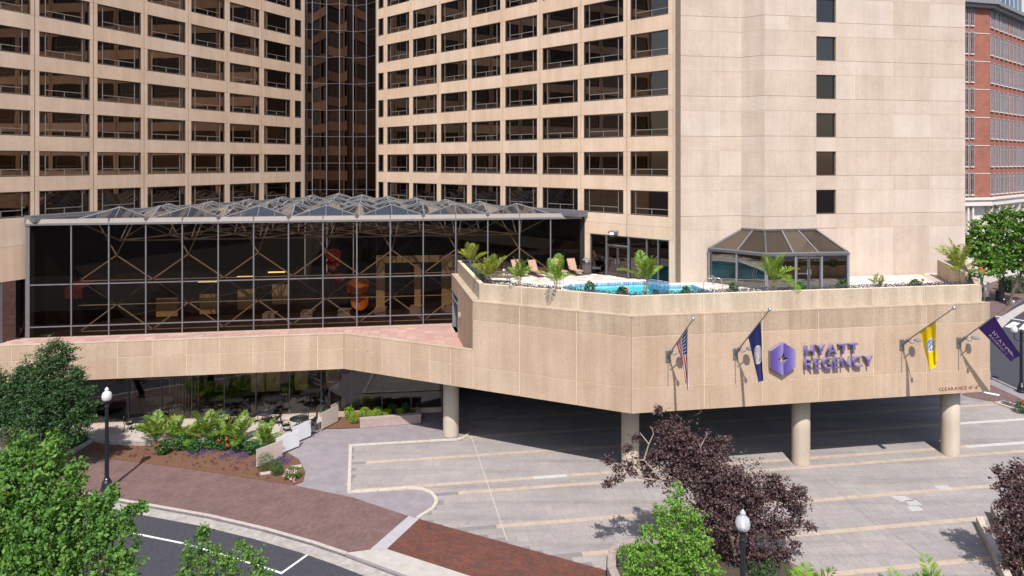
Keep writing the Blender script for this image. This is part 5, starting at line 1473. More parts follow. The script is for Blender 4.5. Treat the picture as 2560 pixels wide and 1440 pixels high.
def disc_flag(name, base, cx_, cy_, rx, ry, ramp_stops, ringc):
    n, l, tc, X, Y_, done = uvmat(name)
    a = mathn(n, l, 'DIVIDE', mathn(n, l, 'SUBTRACT', X, cx_), rx); b = mathn(n, l, 'DIVIDE', mathn(n, l, 'SUBTRACT', Y_, cy_), ry)
    r = mathn(n, l, 'SQRT', mathn(n, l, 'ADD', mathn(n, l, 'MULTIPLY', a, a), mathn(n, l, 'MULTIPLY', b, b)))
    vo = n.new('ShaderNodeTexNoise'); vo.inputs['Scale'].default_value = 9; vo.inputs['Detail'].default_value = 2; l.new(tc.outputs['UV'], vo.inputs['Vector'])
    rp = ramp(n, ramp_stops); rp.color_ramp.interpolation = 'CONSTANT'; l.new(vo.outputs['Fac'], rp.inputs[0])
    c = mixc(n, l, base, ringc, mathn(n, l, 'LESS_THAN', r, 1.0)); c = mixc(n, l, c, rp.outputs[0], mathn(n, l, 'LESS_THAN', r, .86)); return done(c)
m_va = disc_flag('navy cloth with white seal', (.035, .042, .17), .50, .5, .17, .36, [(0, (.70, .70, .74)), (.5, (.45, .40, .38)), (.56, (.75, .75, .80)), (.63, (.30, .22, .22))], (.72, .70, .70))
m_ye = disc_flag('yellow cloth with blue seal', (.82, .56, .008), .47, .52, .16, .28, [(0, (.75, .75, .74)), (.46, (.06, .16, .42)), (.53, (.78, .76, .70)), (.6, (.10, .22, .45))], (.75, .72, .60))
n, l, tc, X, Y_, done = uvmat('purple cloth'); m_pu = done(mixc(n, l, (.055, .026, .155), (.065, .03, .175), 0.5))
M['gp'] = plain('grey pole', (.30, .29, .28), .4, .4)
p1 = flagpole('angled flagpole carrying the striped flag, leftmost on the fascia', 1670, 890, 1733, 797)
p2 = flagpole('angled flagpole carrying the navy flag beside the hexagon emblem', 1838, 884, 1924, 774)
p3 = flagpole('angled flagpole carrying the yellow flag', 2254, 861, 2385, 770)
p4 = flagpole('angled flagpole carrying the purple flag at the right end of the fascia', 2396, 856, 2533, 755)
flag('red and white striped flag with a starred blue canton hanging in narrow folds', p1, .36, .80, (1715, 948), (1722, 976), m_us, 3.2, .075, 'hang')
flag('navy blue flag with a white round seal hanging beside the hexagon emblem', p2, .40, .76, (1894, 958), (1911, 948), m_va, 3.0, .06, 'hang')
flag('bright yellow flag with a blue and white seal hanging in folds', p3, .37, .68, (2322, 932), (2347, 903), m_ye, 3.4, .10, 'hang')
th, Pf, oc = flag('purple flag with white HYATT REGENCY lettering lifted by the wind at the right corner', p4, .38, .68, (2526, 905), (2551, 889), m_pu, 1.6, .07, 'blow')
M['flag_white'] = plain('white flag print', (.60, .58, .66), .7)
def print_on(P, word, t0, t1, s0, s1, offs):
    x = 0; parts_ = []
    for ch in word:
        me = glyph_mesh(ch, 0, offs, 3); co = np.empty(len(me.vertices) * 3); me.vertices.foreach_get('co', co); co = co.reshape(-1, 3)
        parts_.append((me, co, x - co[:, 0].min())); x += co[:, 0].max() - co[:, 0].min() + .12
    cap = .73
    for me, co, dx in parts_:
        new = []
        for c in co:
            tt, ss = t0 + (c[0] + dx) / x * (t1 - t0), s0 + c[1] / cap * (s1 - s0)
            a = P(ss, tt); e = 1e-3; nn = (P(ss + e, tt) - a).cross(P(ss, tt + e) - a).normalized()
            if nn.dot(V((0, 0, H)) - a) < 0: nn = -nn
            new.append(tuple(a + nn * .012))
        me.vertices.foreach_set('co', np.array(new).ravel()); me.materials.clear(); me.materials.append(M['flag_white']); me.update(); link('letter', me, th)
print_on(Pf, 'HYATT', .26, .76, .36, .60, .012); print_on(Pf, 'REGENCY', .26, .84, .12, .27, 0.0)
for q in range(4):
    a0 = q * math.pi / 2; b = MB(); pts = [(.0, .02), (-.085, .10), (-.085, -.0)] ; c_, s_ = math.cos(a0), math.sin(a0)
    poly = [(0.0, .055), (0, .16), (-.075, .085), (-.075, 0.0), (-.03, 0.0)]
    vs = []
    for x, y in poly:
        X2, Y2 = (x * c_ - y * s_), (x * s_ + y * c_)
        a = Pf(.60 + X2 * .7, .83 + Y2 * .9); e = 1e-3; nn = (Pf(.6 + e, .8) - Pf(.6, .8)).cross(Pf(.6, .8 + e) - Pf(.6, .8)).normalized()
        if nn.dot(V((0, 0, H)) - a) < 0: nn = -nn
        vs.append(a + nn * .014)
    b._add(vs, [tuple(range(len(vs)))]); b.obj('print_petal', M['flag_white'], th)
# ================================================================== vegetation
def quads_mesh(name, Vx, m):
    """Vx: (n, 4, 3) corners"""
    n = len(Vx); me = bpy.data.meshes.new(name)
    me.vertices.add(n * 4); me.vertices.foreach_set('co', Vx.astype(np.float32).ravel())
    me.loops.add(n * 4); me.loops.foreach_set('vertex_index', np.arange(n * 4, dtype=np.int32))
    me.polygons.add(n); me.polygons.foreach_set('loop_start', np.arange(0, n * 4, 4, dtype=np.int32)); me.polygons.foreach_set('loop_total', np.full(n, 4, dtype=np.int32))
    me.materials.append(m); me.update(); me.validate(); return me
def unit(a): return a / np.maximum(np.linalg.norm(a, axis=-1, keepdims=True), 1e-9)
def leaf_quads(C, size, up=.5, ratio=.62, out=None, fold=.15):
    n = len(C); nrm = rng.normal(size=(n, 3)); nrm[:, 2] = np.abs(nrm[:, 2]) * .6 + up
    if out is not None: nrm += out * .5
    nrm = unit(nrm); a = unit(np.cross(nrm, rng.normal(size=(n, 3)))); b = np.cross(nrm, a)
    s = (size * rng.uniform(.5, 1.4, n))[:, None]
    return np.stack([C - a * s * .5, C + b * s * .5 * ratio - nrm * s * fold * .5, C + a * s * .5, C - b * s * .5 * ratio + nrm * s * fold * .5], 1)
def crown_points(blobs, Y, dens, per, tw, flat=.45, yr=.8, minr=.25):
    """blobs: (px, py, radius px, depth offset) seen at distance Y. Each blob is a bunch of leafy sprays of uneven length"""
    Cs, Os = [], []
    for bl_ in blobs:
        px, py, r = bl_[:3]; dy = bl_[3] if len(bl_) > 3 else 0
        c = np.array(yp(px, py, Y + dy)); rad = r * (Y + dy) / F
        nt_ = max(8, int(dens * .5 * (r / 40) ** 2)); per_ = per
        d = unit(rng.normal(size=(nt_, 3)) + np.array([0, 0, .25])); ln = rng.uniform(.55, 1.12, nt_) + (rng.random(nt_) < .10) * rng.uniform(.1, .4, nt_)
        ln *= 1 + .22 * np.sin(d[:, 0] * 6 + px) * np.sin(d[:, 2] * 5 + py)
        bend = rng.normal(size=(nt_, 3)) * .25
        per = int(per_ * 1.8)
        for k in range(per):
            t = (1 - .62 * ((k + rng.random(nt_)) / per) ** 1.7)[:, None]
            g = rng.normal(size=(nt_, 3)) * tw * (1.15 - .6 * t); g[:, 2] *= flat
            p = c + (d * t + bend * t * t) * (ln * rad)[:, None] * np.array([1, yr, 1]) + g
            p[:, 2] -= (t[:, 0] ** 2) * rad * .12
            Cs.append(p); Os.append(d)
        per = per_
    return np.concatenate(Cs), np.concatenate(Os)
def limbs(base, tips, r0, m, name, parent, wob=.12, fork=.45):
    b = MB(); base = V(base); top = V((sum(t[0] for t in tips) / len(tips), sum(t[1] for t in tips) / len(tips), base.z + (max(t[2] for t in tips) - base.z) * fork))
    pts = [base + (top - base) * (i / 5) + V((rng.normal() * wob, rng.normal() * wob, 0)) * (i > 0) for i in range(6)]
    b.tube(pts, [r0 * (1.25 if i == 0 else 1 - .09 * i) for i in range(6)], 9)
    for t in tips:
        s = pts[rng.integers(2, 6)]; t = V(t); q = [s]
        for i in range(1, 5):
            k = s.lerp(t, i / 4) + V((rng.normal() * wob, rng.normal() * wob, rng.normal() * wob * .5 + .25 * math.sin(math.pi * i / 4)))
            q.append(k)
        b.tube(q, [r0 * .5 * (1 - .2 * i) for i in range(5)], 6)
        for _ in range(2):
            e = t + V((rng.normal() * .35, rng.normal() * .35, rng.normal() * .3 + .2)); b.tube([q[3], q[3].lerp(e, .5) + V((0, 0, .08)), e], [r0 * .16, r0 * .11, r0 * .04], 5)
    return b.obj(name, m, parent)
def tree(label, base, blobs, Y, dens, per, tw, size, m, bark, r0=.14, group=None, flat=.45, ratio=.62, extra=None, up=.5, name='tree', fork=.45, minr=.25):
    t = thing(name, label, 'tree', base, group)
    C, O = crown_points(blobs, Y, dens, per, tw, flat, minr=minr)
    link('crown', quads_mesh('crown', leaf_quads(C, size, up, ratio, O), m), t)
    if extra:
        k, em_ = extra; i = rng.choice(len(C), k, replace=False)
        link('turned_leaves', quads_mesh('turned_leaves', leaf_quads(C[i], size * 1.1, up, ratio), em_), t)
    tips = [tuple(yp(q[0], q[1], Y + (q[3] if len(q) > 3 else 0))) for q in blobs if q[2] >= 26]
    limbs(base, tips, r0, bark, 'trunk', t, fork=fork)
    return t
b = MB(); b.prism([V((-60, -20)), V((60, -20)), V((60, 12)), V((10, 19.5)), V((-10, 21)), V((-60, 22))], RZ - .3, RZ + .002); b.obj('near_pavement', M['gutter'], None, kind='structure')
tree('big dark green layered tree at the left edge in front of the terrace band', (-25.3, 39.2, 0),
     [(140, 862, 24), (165, 880, 26), (110, 890, 28), (150, 908, 34), (70, 928, 34), (115, 930, 40), (190, 935, 28), (45, 965, 40), (105, 970, 46), (165, 965, 40), (205, 985, 30), (20, 1010, 44), (80, 1015, 50, -.4), (145, 1010, 48), (205, 1022, 34), (238, 1012, 12), (30, 1060, 50), (95, 1062, 52, -.5), (160, 1060, 44), (212, 1052, 26), (-40, 1010, 60), (-20, 950, 40), (-60, 1070, 50), (190, 1088, 24), (60, 1100, 30), (130, 1095, 30)],
     38.0, 170, 14, .20, .115, M['leaf_dark'], M['bark'], .2, flat=.3, up=.9)
tree('leafy light green tree filling the lower left corner, close to the camera', (-9.6, 14.6, RZ),
     [(60, 1135, 42), (130, 1125, 34), (20, 1190, 70), (110, 1195, 62), (185, 1190, 34), (60, 1290, 90), (165, 1275, 68), (245, 1262, 32), (280, 1232, 14), (262, 1300, 34), (60, 1390, 90), (175, 1370, 80), (265, 1345, 42), (322, 1278, 14), (350, 1268, 10), (300, 1400, 40), (318, 1325, 20), (-60, 1250, 80), (-60, 1400, 80), (120, 1480, 90), (250, 1470, 60), (322, 1440, 18)],
     13.2, 66, 13, .085, .088, M['leaf_mid'], M['bark'], .11, flat=.8, ratio=.58, extra=(170, M['leaf_yellow']), up=.35)
tree('small green sapling rising at the bottom edge over the white parking line', (-8.0, 18.6, RZ),
     [(505, 1350, 26), (480, 1385, 30), (525, 1395, 36), (470, 1425, 28), (570, 1415, 34), (615, 1385, 24), (640, 1410, 28), (598, 1362, 14), (660, 1440, 22), (550, 1460, 60), (640, 1470, 40), (455, 1455, 26), (512, 1322, 12)],
     18.2, 75, 9, .08, .082, M['leaf_mid'], M['bark'], .07, flat=.7, ratio=.7, up=.35)
tree('purple leaved maple spreading over the driveway in front of the columns', (9.6, 28.6, .2),
     [(1648, 1024, 10), (1660, 1068, 22), (1695, 1090, 42), (1738, 1118, 50), (1790, 1128, 30), (1815, 1110, 18), (1660, 1122, 34), (1640, 1145, 26), (1700, 1165, 62), (1775, 1185, 66), (1845, 1205, 52), (1880, 1245, 56), (1935, 1215, 34), (1960, 1250, 44), (1998, 1228, 22), (2000, 1275, 24), (1790, 1262, 76), (1870, 1305, 66), (1945, 1325, 40), (1990, 1312, 16), (2025, 1318, 12), (1850, 1375, 66), (1905, 1415, 48), (1960, 1380, 22), (1985, 1362, 10), (1605, 1150, 14), (1570, 1122, 7), (1575, 1160, 9), (1520, 1150, 8), (1545, 1172, 9), (1548, 1200, 14), (1520, 1210, 8), (1580, 1178, 9), (1620, 1170, 14), (1760, 1330, 50), (1590, 1095, 5), (1628, 1190, 18)],
     28.7, 120, 12, .16, .10, M['leaf_purple'], M['bark'], .16, flat=.5, ratio=.8, up=.6, fork=.35, minr=.3)
b = MB()
for q in ([(1655, 1200), (1610, 1150), (1575, 1150), (1555, 1135)], [(1610, 1150), (1622, 1110), (1634, 1085), (1630, 1070)], [(1622, 1110), (1606, 1090), (1600, 1082)], [(1740, 1150), (1752, 1115), (1768, 1085)], [(1680, 1230), (1640, 1200), (1600, 1195)], [(1900, 1330), (1960, 1325), (2015, 1322)]):
    b.tube([yp(x, y, 28.4) for x, y in q], [.035, .025, .018, .012][:len(q)], 5)
o = b.obj('bare_twigs', M['bark_pale'], [x for x in bpy.data.objects if x.get('label', '').startswith('purple leaved maple spreading')][0])
tree('bright yellow green young tree standing in front of the purple maple', (5.6, 24.3, .2),
     [(1690, 1228, 16), (1690, 1258, 27), (1655, 1290, 27), (1700, 1295, 37), (1740, 1300, 23), (1620, 1335, 27), (1670, 1345, 45), (1735, 1350, 39), (1768, 1348, 18), (1600, 1380, 35), (1665, 1400, 51), (1740, 1405, 45), (1782, 1390, 17), (1575, 1415, 29), (1630, 1450, 51), (1720, 1460, 57), (1785, 1430, 21)],
     24.0, 110, 10, .08, .10, M['leaf_lime'], M['bark'], .09, flat=.7, up=.35)
tree('purple leaved tree cut by the right edge above the stone planter', (21.6, 28.0, .2),
     [(2545, 1175, 26), (2510, 1195, 22), (2495, 1175, 8), (2550, 1225, 34), (2520, 1245, 22), (2500, 1262, 10), (2540, 1285, 34), (2510, 1300, 18), (2480, 1322, 10), (2545, 1345, 42), (2515, 1370, 16), (2560, 1410, 40), (2530, 1418, 22), (2590, 1250, 50), (2600, 1350, 60), (2505, 1218, 12)],
     28.2, 130, 11, .15, .10, M['leaf_purple'], M['bark'], .13, flat=.5, ratio=.8, up=.6)
for k, (lab, px, Yf, bl_) in enumerate((
        ('street tree behind the right end of the podium, nearest the tower edge', 2462, 78, [(2450, 585, 26), (2440, 620, 26), (2470, 620, 30), (2455, 655, 24), (2480, 660, 24), (2425, 600, 14), (2475, 580, 16), (2440, 560, 12)]),
        ('tall street tree with an open crown against the pale stone base of the brick building', 2500, 86, [(2500, 545, 26), (2520, 565, 30), (2490, 590, 26), (2525, 605, 30), (2505, 640, 30), (2470, 545, 10), (2530, 530, 16), (2480, 560, 12)]),
        ('street tree at the right edge with low bright branches', 2522, 82, [(2555, 575, 32), (2550, 620, 30), (2530, 650, 28), (2560, 665, 30), (2585, 620, 40), (2500, 675, 18), (2570, 540, 26)]))):
    tree(lab, ((px - CX) / F * Yf, Yf, 0), bl_, Yf, 120, 9, .35, .42, M['leaf_far'], M['bark'], .17, 'street trees beyond the crossing', flat=.5, up=.6)

def frond_quads(base, az, el, L, droop, nl, wl, lean=0.0):
    """a feather frond: leaflets both sides of an arching rib"""
    pts = []; p = np.array(base, float); e = el; st = L / 16
    for i in range(17):
        pts.append(p.copy()); d = np.array([math.cos(az) * math.cos(e), math.sin(az) * math.cos(e), math.sin(e)]); p = p + d * st; e -= droop / 16 * (0.4 + 1.2 * i / 16)
    pts = np.array(pts); tt = np.linspace(.22, .99, nl); idx = tt * 16; i0 = np.minimum(idx.astype(int), 15); f = (idx - i0)[:, None]
    P = pts[i0] * (1 - f) + pts[i0 + 1] * f; T = unit(pts[i0 + 1] - pts[i0])
    side = unit(np.cross(T, np.array([0, 0, 1.0]) + 1e-6)); upv = np.cross(side, T)
    ll = wl * 1.15 * L * np.sin(np.pi * (0.18 + .80 * (tt - .22) / .77)) ** .7
    Q = []
    for s in (-1, 1):
        d = unit(side * s * .85 + T * .62 + upv * (.28) + rng.normal(size=P.shape) * .10); tip = P + d * ll[:, None]; tip[:, 2] -= ll * .22 * rng.uniform(.5, 1.4, nl)
        w = unit(np.cross(d, upv)) * (ll * .04 + .007)[:, None]; mid = (P + tip) / 2 + upv * (ll * .05)[:, None]
        Q.append(np.stack([P, mid + w, tip, mid - w], 1))
    return np.concatenate(Q), pts
def palm(label, base, hgt, n, m, seed, spread=.9, group='potted palms', stem=.35, lx=0.0, cat='palm', nl=32):
    r_ = np.random.default_rng(seed); base = V(base); t = thing('palm', label, cat, base, group)
    b = MB(); heads = []
    for s in range(3):
        o = V((r_.normal() * .06, r_.normal() * .06, 0)); top = base + o * 2.2 + V((lx * hgt * .2, 0, hgt * stem * r_.uniform(.8, 1.1)))
        b.tube([base + o, base + o * 1.5 + V((0, 0, hgt * stem * .5)), top], [.035, .03, .02], 6); heads.append(top)
    b.obj('stem', M['palm_stem'], t)
    for k in range(n):
        az = 2 * math.pi * k / n + r_.normal() * .35; inner = (k % 2 == 0)
        el = r_.uniform(1.25, 1.45) if inner else r_.uniform(.75, 1.2) - (.5 if k % 5 == 4 else 0)
        L = hgt * (1 - stem * .8) * r_.uniform(.95, 1.3); c = heads[k % 3]
        Qd, pts = frond_quads((c.x, c.y, c.z - hgt * .08), az, el, L, (.55 if inner else 1.25) * spread * r_.uniform(.8, 1.2), nl, .26)
        fo = link('frond', quads_mesh('frond', Qd, m if r_.random() > .05 else M['leaf_palm_y']), t)
        MB().tube([V(p) for p in pts[::4]], [.012, .01, .008, .006, .004], 4).obj('rib', M['palm_stem'], fo)
    return t
SOIL = ZP - .30
g1_ = 'palms in the pool deck planter'
for i, (px, py, h, n, m, lab) in enumerate((
        (1181, 672, 2.0, 9, 'leaf_palm_y', 'palm at the back corner of the planted parapet, standing before the atrium glass'), (1222, 715, 2.1, 10, 'leaf_palm_y', 'bushy yellowing palm at the angle of the parapet beside the flat brown loungers'),
        (1296, 727, 1.9, 8, 'leaf_palm', 'slim palm in front of the leftmost raised lounger'), (1391, 735, 2.25, 9, 'leaf_palm', 'palm with a thin trunk at the left end of the pool'),
        (1611, 746, 2.6, 9, 'leaf_palm', 'tall palm in front of the middle of the pool'), (1931, 728, 2.3, 10, 'leaf_palm', 'broad palm in front of the glass pavilion corner'),
        (2193, 723, .95, 6, 'leaf_palm_y', 'tiny sparse palm seedling in the planter right of the pavilion'), (2402, 706, 2.7, 12, 'leaf_palm_y', 'large drooping palm at the right corner planter'))):
    palm(lab, gp(px, py, SOIL), h * .9, n, M[m], 40 + i, .8 if i != 5 else 1.1, g1_, .42 if i in (2, 3, 4) else .3)
g2_ = 'palms in the flower bed'
for i, (px, py, h, n, lab) in enumerate(((388, 1120, 2.2, 8, 'leftmost palm of the flower bed with one tall bright upright frond'), (440, 1112, 1.8, 8, 'second palm from the left in the flower bed'), (482, 1114, 1.5, 7, 'third palm from the left in the flower bed, low and dark'),
        (516, 1112, 2.2, 9, 'tallest palm in the middle of the flower bed'), (556, 1116, 1.6, 7, 'palm right of the tallest one, behind the red hibiscus'), (596, 1120, 1.75, 9, 'bright palm second from the right in the flower bed'), (660, 1126, 1.6, 10, 'rightmost palm of the flower bed beside the frosted screens'))):
    palm(lab, gp(px, py, .03), h, n, M['leaf_palm'], 70 + i, 1.0, g2_, .2, nl=40)
for i, (px, lab) in enumerate(((1995, 'palm frond plant at the bottom edge right of the purple maple'), (2268, 'narrow palm at the bottom edge, middle of three'), (2362, 'palm at the bottom edge nearest the stone planter at right'))):
    Yq = 24.4; c = V(((px - CX) / F * Yq, Yq, .2)); palm(lab, c, 2.45 if i == 0 else 2.35, 7, M['leaf_palm'], 90 + i, .9, 'palms at the near edge of the driveway', .25, nl=40)

h_k = 1.25
def shrub(label, base, r, hgt, m, n, size, group, flowers=(), fm=None, name='shrub', cat='shrub', up=.5, stemless=False):
    t = thing(name, label, cat, base, group); c = np.array(base) + np.array([0, 0, hgt * .52])
    d = unit(rng.normal(size=(n, 3))); q = rng.uniform(.2, 1, n) ** .4; q *= 1 + .15 * np.sin(d[:, 0] * 8 + base[0] * 3) * np.sin(d[:, 2] * 7)
    P = c + d * q[:, None] * np.array([r, r, hgt * .52])
    link('foliage', quads_mesh('foliage', leaf_quads(P, size, up, .6, d), m), t)
    if not stemless: MB().tube([V(base), V(base) + V((.02, 0, hgt * .5))], [.03, .015], 5).obj('stem', M['bark'], t)
    for (dx, dz) in flowers:
        p = np.array(base) + np.array([dx * r / .35, -r * .8, dz * h_k]); k = 9; a = np.arange(k) * 2 * np.pi / k
        C = p + np.stack([np.cos(a) * .05, np.zeros(k) - .02, np.sin(a) * .05], 1)
        link('flower', quads_mesh('flower', leaf_quads(C, .11, 0, .9), fm), t)
    return t
gs = 'green shrubs in the pool deck planter'
for i, (px, py, r, h, lab, fl_) in enumerate(((1474, 736, .34, .75, 'dark leafy shrub in front of the left part of the pool', ()), (1556, 744, .3, .6, 'leafy shrub with a red bloom left of the tall pool palm', ((.25, .35),)), (1716, 743, .28, .6, 'leafy shrub at the right end of the pool', ()),
        (1834, 735, .28, .68, 'leafy shrub between the pool handrail and the broad palm', ()), (2003, 731, .30, .62, 'pale green shrub before the pavilion doors', ()), (2105, 728, .3, .66, 'dark shrub at the right corner post of the pavilion', ()), (2289, 720, .34, .5, 'low shrub with a coral bloom on the right stretch of the parapet', ((.25, .42),)), (2436, 703, .4, .8, 'shrub with coral blooms at the corner of the right planter', ((.1, .7), (.3, .6))),
        (1166, 655, .3, .6, 'shrub at the back end of the planted parapet by the atrium', ()), (1200, 700, .35, .5, 'shrub between the two palms on the angled parapet', ()))):
    shrub(lab, gp(px, py, SOIL), r, h, M['leaf_shrub'], 330, .13, gs, fl_, M['flower_red'])
gb_ = 'shrubs in the flower bed'
for i, (px, py, r, h, lab, fl_) in enumerate(((407, 1135, .30, .55, 'small shrub with one red bloom at the left of the flower bed', ((-.05, .6),)), (452, 1124, .36, .7, 'largest dark shrub left of centre in the flower bed', ()), (487, 1130, .32, .5, 'low shrub behind the first purple flower patch', ()), (527, 1122, .34, .55, 'shrub left of the red hibiscus blooms', ()),
        (560, 1124, .36, .62, 'shrub carrying two orange red hibiscus blooms', ((-.08, .58), (.22, .68))), (598, 1126, .36, .58, 'shrub with a red bloom at its left, behind the big purple flower patch', ((-.35, .38),)), (630, 1133, .34, .55, 'shrub at the right of the flower bed before the rightmost palm', ()), (661, 1134, .3, .42, 'low shrub beside the nearest frosted screen', ()))):
    shrub(lab, gp(px, py, .03), r * 1.45, h * 1.4, M['leaf_shrub'], 700, .13, gb_, fl_, M['flower_red'])
for i, (px, py, r, h, lab) in enumerate(((665, 1176, .50, .98, 'large round boxwood ball at the tip of the flower bed'), (692, 1188, .35, .78, 'smaller oval boxwood beside the large round one'))):
    shrub(lab, gp(px, py, .03), r, h, M['leaf_shrub'], 1500, .05, 'clipped boxwood balls', name='boxwood', up=.1)
gl_ = 'round lime green bushes by the brick planter'
ps = P2([(897, 1062), (1046, 1049), (1046, 1024), (880, 1030)]); b = MB(); b.prism(ps, -.02, .36); b.obj('raised_bed', M['mulch'], None, kind='structure')
for i, (px, py, r, h, zz, lab) in enumerate(((873, 1046, .37, .78, .03, 'lime bush at the back left of the planter group'), (886, 1058, .38, .72, .03, 'lime bush nearest the camera, left of the brick wall'), (912, 1042, .37, .62, .36, 'lime bush behind the left end of the brick wall'), (931, 1044, .31, .46, .36, 'low lime bush third along the wall'), (946, 1040, .34, .60, .36, 'lime bush in the middle of the row, slightly taller'),
        (967, 1040, .33, .46, .36, 'lime bush right of the middle of the row'), (1000, 1036, .30, .40, .36, 'small lime bush near the right end of the brick wall'))):
    shrub(lab, gp(px, py, zz), r, h, M['leaf_bush'], 1100, .06, gl_, name='round_bush', up=.25)
for i, (px, py, lab) in enumerate(((981, 1030, 'round bush with shade darkening its leaf colour, behind the lime ones'), (1013, 1028, 'round bush with shade darkening its leaf colour, nearest the column'))):
    shrub(lab, gp(px, py, .36), .34, .55, M['leaf_shrub'], 700, .07, 'shaded round bushes', name='round_bush')  # darker leaf colour stands in for the shade on these bushes
shrub('dry grey green shrub at the corner of the patio by the beige screens', gp(815, 1048, .03), .45, .7, M['leaf_shrub'], 350, .09, None)
t = shrub('hydrangea with pink and white flower heads at the tip of the flower bed', gp(731, 1196, .03), .46, .62, M['leaf_mid'], 500, .12, None, name='hydrangea', cat='flower')
for dx, dz, pk in ((-.12, .5, 1), (.0, .44, 0), (.14, .5, 1), (.22, .46, 0), (-.25, .3, 0), (.0, .22, 1), (.14, .18, 1), (.2, .08, 0), (.05, .12, 0)):
    p = np.array(gp(731, 1196, .03)) + np.array([dx * 1.3, -.42, dz * 1.2]); C = p + unit(rng.normal(size=(30, 3))) * .085
    link('flower_head', quads_mesh('flower_head', leaf_quads(C, .05, .2, .9), M['flower_pink']), t)
for i, (px, py, r, h, lab) in enumerate(((45, 1112, .5, .6, 'low dark shrub under the big left tree'), (150, 1098, .6, .6, 'low spreading shrub under the big left tree near the lamp post'), (195, 1106, .5, .5, 'trailing green shrub at the bed kerb left of the lamp post'))):
    shrub(lab, gp(px, py, .03), r, h, M['leaf_dark'], 700, .1, 'shrubs under the left tree')
# flowers too many to count
def carpet(name, pts, dens, size, m, h=.1, lab=None):
    P = []; xs = [p.x for p in pts]; ys = [p.y for p in pts]; A = (max(xs) - min(xs)) * (max(ys) - min(ys)); n = int(A * dens)
    x = rng.uniform(min(xs), max(xs), n); y = rng.uniform(min(ys), max(ys), n)
    k = [i for i in range(n) if pip((x[i], y[i]), pts)]
    return np.stack([x[k], y[k], np.zeros(len(k))], 1)
Q = []
for i in range(3):
    a, b_ = cornerpts(-LIN - .34), cornerpts(-LIN - .9); poly = [a[i], a[i + 1], b_[i + 1], b_[i]]
    C = carpet('x', poly, 420, .1, None); C[:, 2] = SOIL + rng.uniform(.14, .40, len(C)); Q.append(C)
C = np.concatenate(Q); bedding = link('bedding_plants', quads_mesh('bedding_plants', leaf_quads(C, .085, .4, .7), M['bed_mix']), None, kind='stuff')
poly = [PLF.p(.2, -.25, 0), PLF.p(Lp + .9, -.25, 0), RR.p(1.1, -.75, 0), RR.p(12, -.75, 0)]
C = carpet('x', [V(p[:2]) for p in poly], 150, .1, None); C[:, 2] = ZP - .1 + rng.uniform(0, .2, len(C))
link('bedding_plants', quads_mesh('bedding_plants', leaf_quads(C, .1, .4, .7), M['bed_mix']), None, kind='stuff')
Q = []
for px, py, rx in ((480, 1132, 9), (510, 1130, 8), (535, 1128, 9), (560, 1142, 10), (582, 1136, 10), (608, 1142, 15), (495, 1136, 8), (640, 1158, 8), (700, 1150, 14), (712, 1156, 14), (690, 1148, 10)):
    c = np.array(gp(px, py, .04)); n = int(rx * 26); g = rng.normal(size=(n, 3)) * np.array([rx * c[1] / F * .6, .28, 0]); g[:, 2] = np.abs(rng.normal(size=n)) * .10 + .03; Q.append(c + g)
C = np.concatenate(Q); link('purple_flowers', quads_mesh('purple_flowers', leaf_quads(C, .055, .3, .8), M['flower_purple']), None, kind='stuff')
C0 = carpet('x', P2([(240, 1122), (300, 1116), (400, 1128), (470, 1142), (560, 1152), (640, 1166), (690, 1195), (720, 1200), (700, 1203), (460, 1165), (240, 1137)]), 5.0, .1, None)
C = np.repeat(C0, 9, 0) + rng.normal(size=(len(C0) * 9, 3)) * np.array([.06, .06, 0]); C[:, 2] = .05 + np.abs(rng.normal(size=len(C))) * .07
link('violet_seedlings', quads_mesh('violet_seedlings', leaf_quads(C, .06, .3, .8), M['flower_dark']), None, kind='stuff')
for px, py, lab in ((663, 1184, 'flat stepping stone at the front edge of the flower bed'), (741, 1167, 'flat stepping stone behind the hydrangea')):
    c = gp(px, py, .04); fr = Fr((c.x, c.y), (1, .35)); tag = MB().box(fr, -.28, .28, -.12, .12, .03, .09).obj('stepping_stone', M['kerb'], None, label=lab, cat='stone', group='stepping stones in the flower bed')

# ------------------------------------------------------------------ stone planters at the near edge
def ringwall(label, poly, w, h, m, soil):
    t = thing('stone_planter', label, 'planter', (poly[0].x, poly[0].y, 0)); n = len(poly); inn = grow(poly, -w); b = MB()
    for i in range(n):
        j = (i + 1) % n; MB().prism([poly[i], poly[j], inn[j], inn[i]], -.02, h).obj('wall_block', M[m], t)
    s = MB(); s.prism(inn, -.02, soil); s.obj('soil', M['soil'], t); return t
ringwall('curved stone planter holding the purple maple and the yellow green tree', P2([(1518, 1450), (1520, 1405), (1545, 1384), (1620, 1372), (1750, 1370), (1900, 1392), (1985, 1428), (2060, 1475), (1950, 1560), (1650, 1560), (1540, 1500)]), .35, .55, 'stone_wall', .42)
shrub('low green shrub with violet flowers at the left end of the maple planter', gp(1575, 1408, .42), .6, .7, M['leaf_mid'], 900, .09, None, ((-.2, .4), (-.3, .3)), M['flower_purple'])
shrub('dark low shrub under the right side of the purple maple', gp(1905, 1435, .42), .7, .6, M['leaf_dark'], 700, .09, None)
a, c = gp(2440, 1312, 0), gp(2500, 1440, 0); fr = Fr(a, c - a); L = (V(c[:2]) - V(a[:2])).length
t = thing('low_wall', 'narrow pale concrete kerb wall running toward the camera before the right purple tree', 'low wall', a)
for k in range(3): MB().box(fr, L * k / 3 + .01, L * (k + 1) / 3 - .01, -.28, .0, 0, .42).obj('wall_block', M['cream_kerb'], t)
MB().box(fr, L, L + 4, -.28, .0, 0, .42).obj('wall_block', M['cream_kerb'], t)
a, c = gp(2476, 1290, 0), gp(2545, 1440, 0); fr = Fr(a, c - a); L = (V(c[:2]) - V(a[:2])).length
t = thing('planter_wall', 'brown stone planter wall under the right purple tree', 'planter', a)
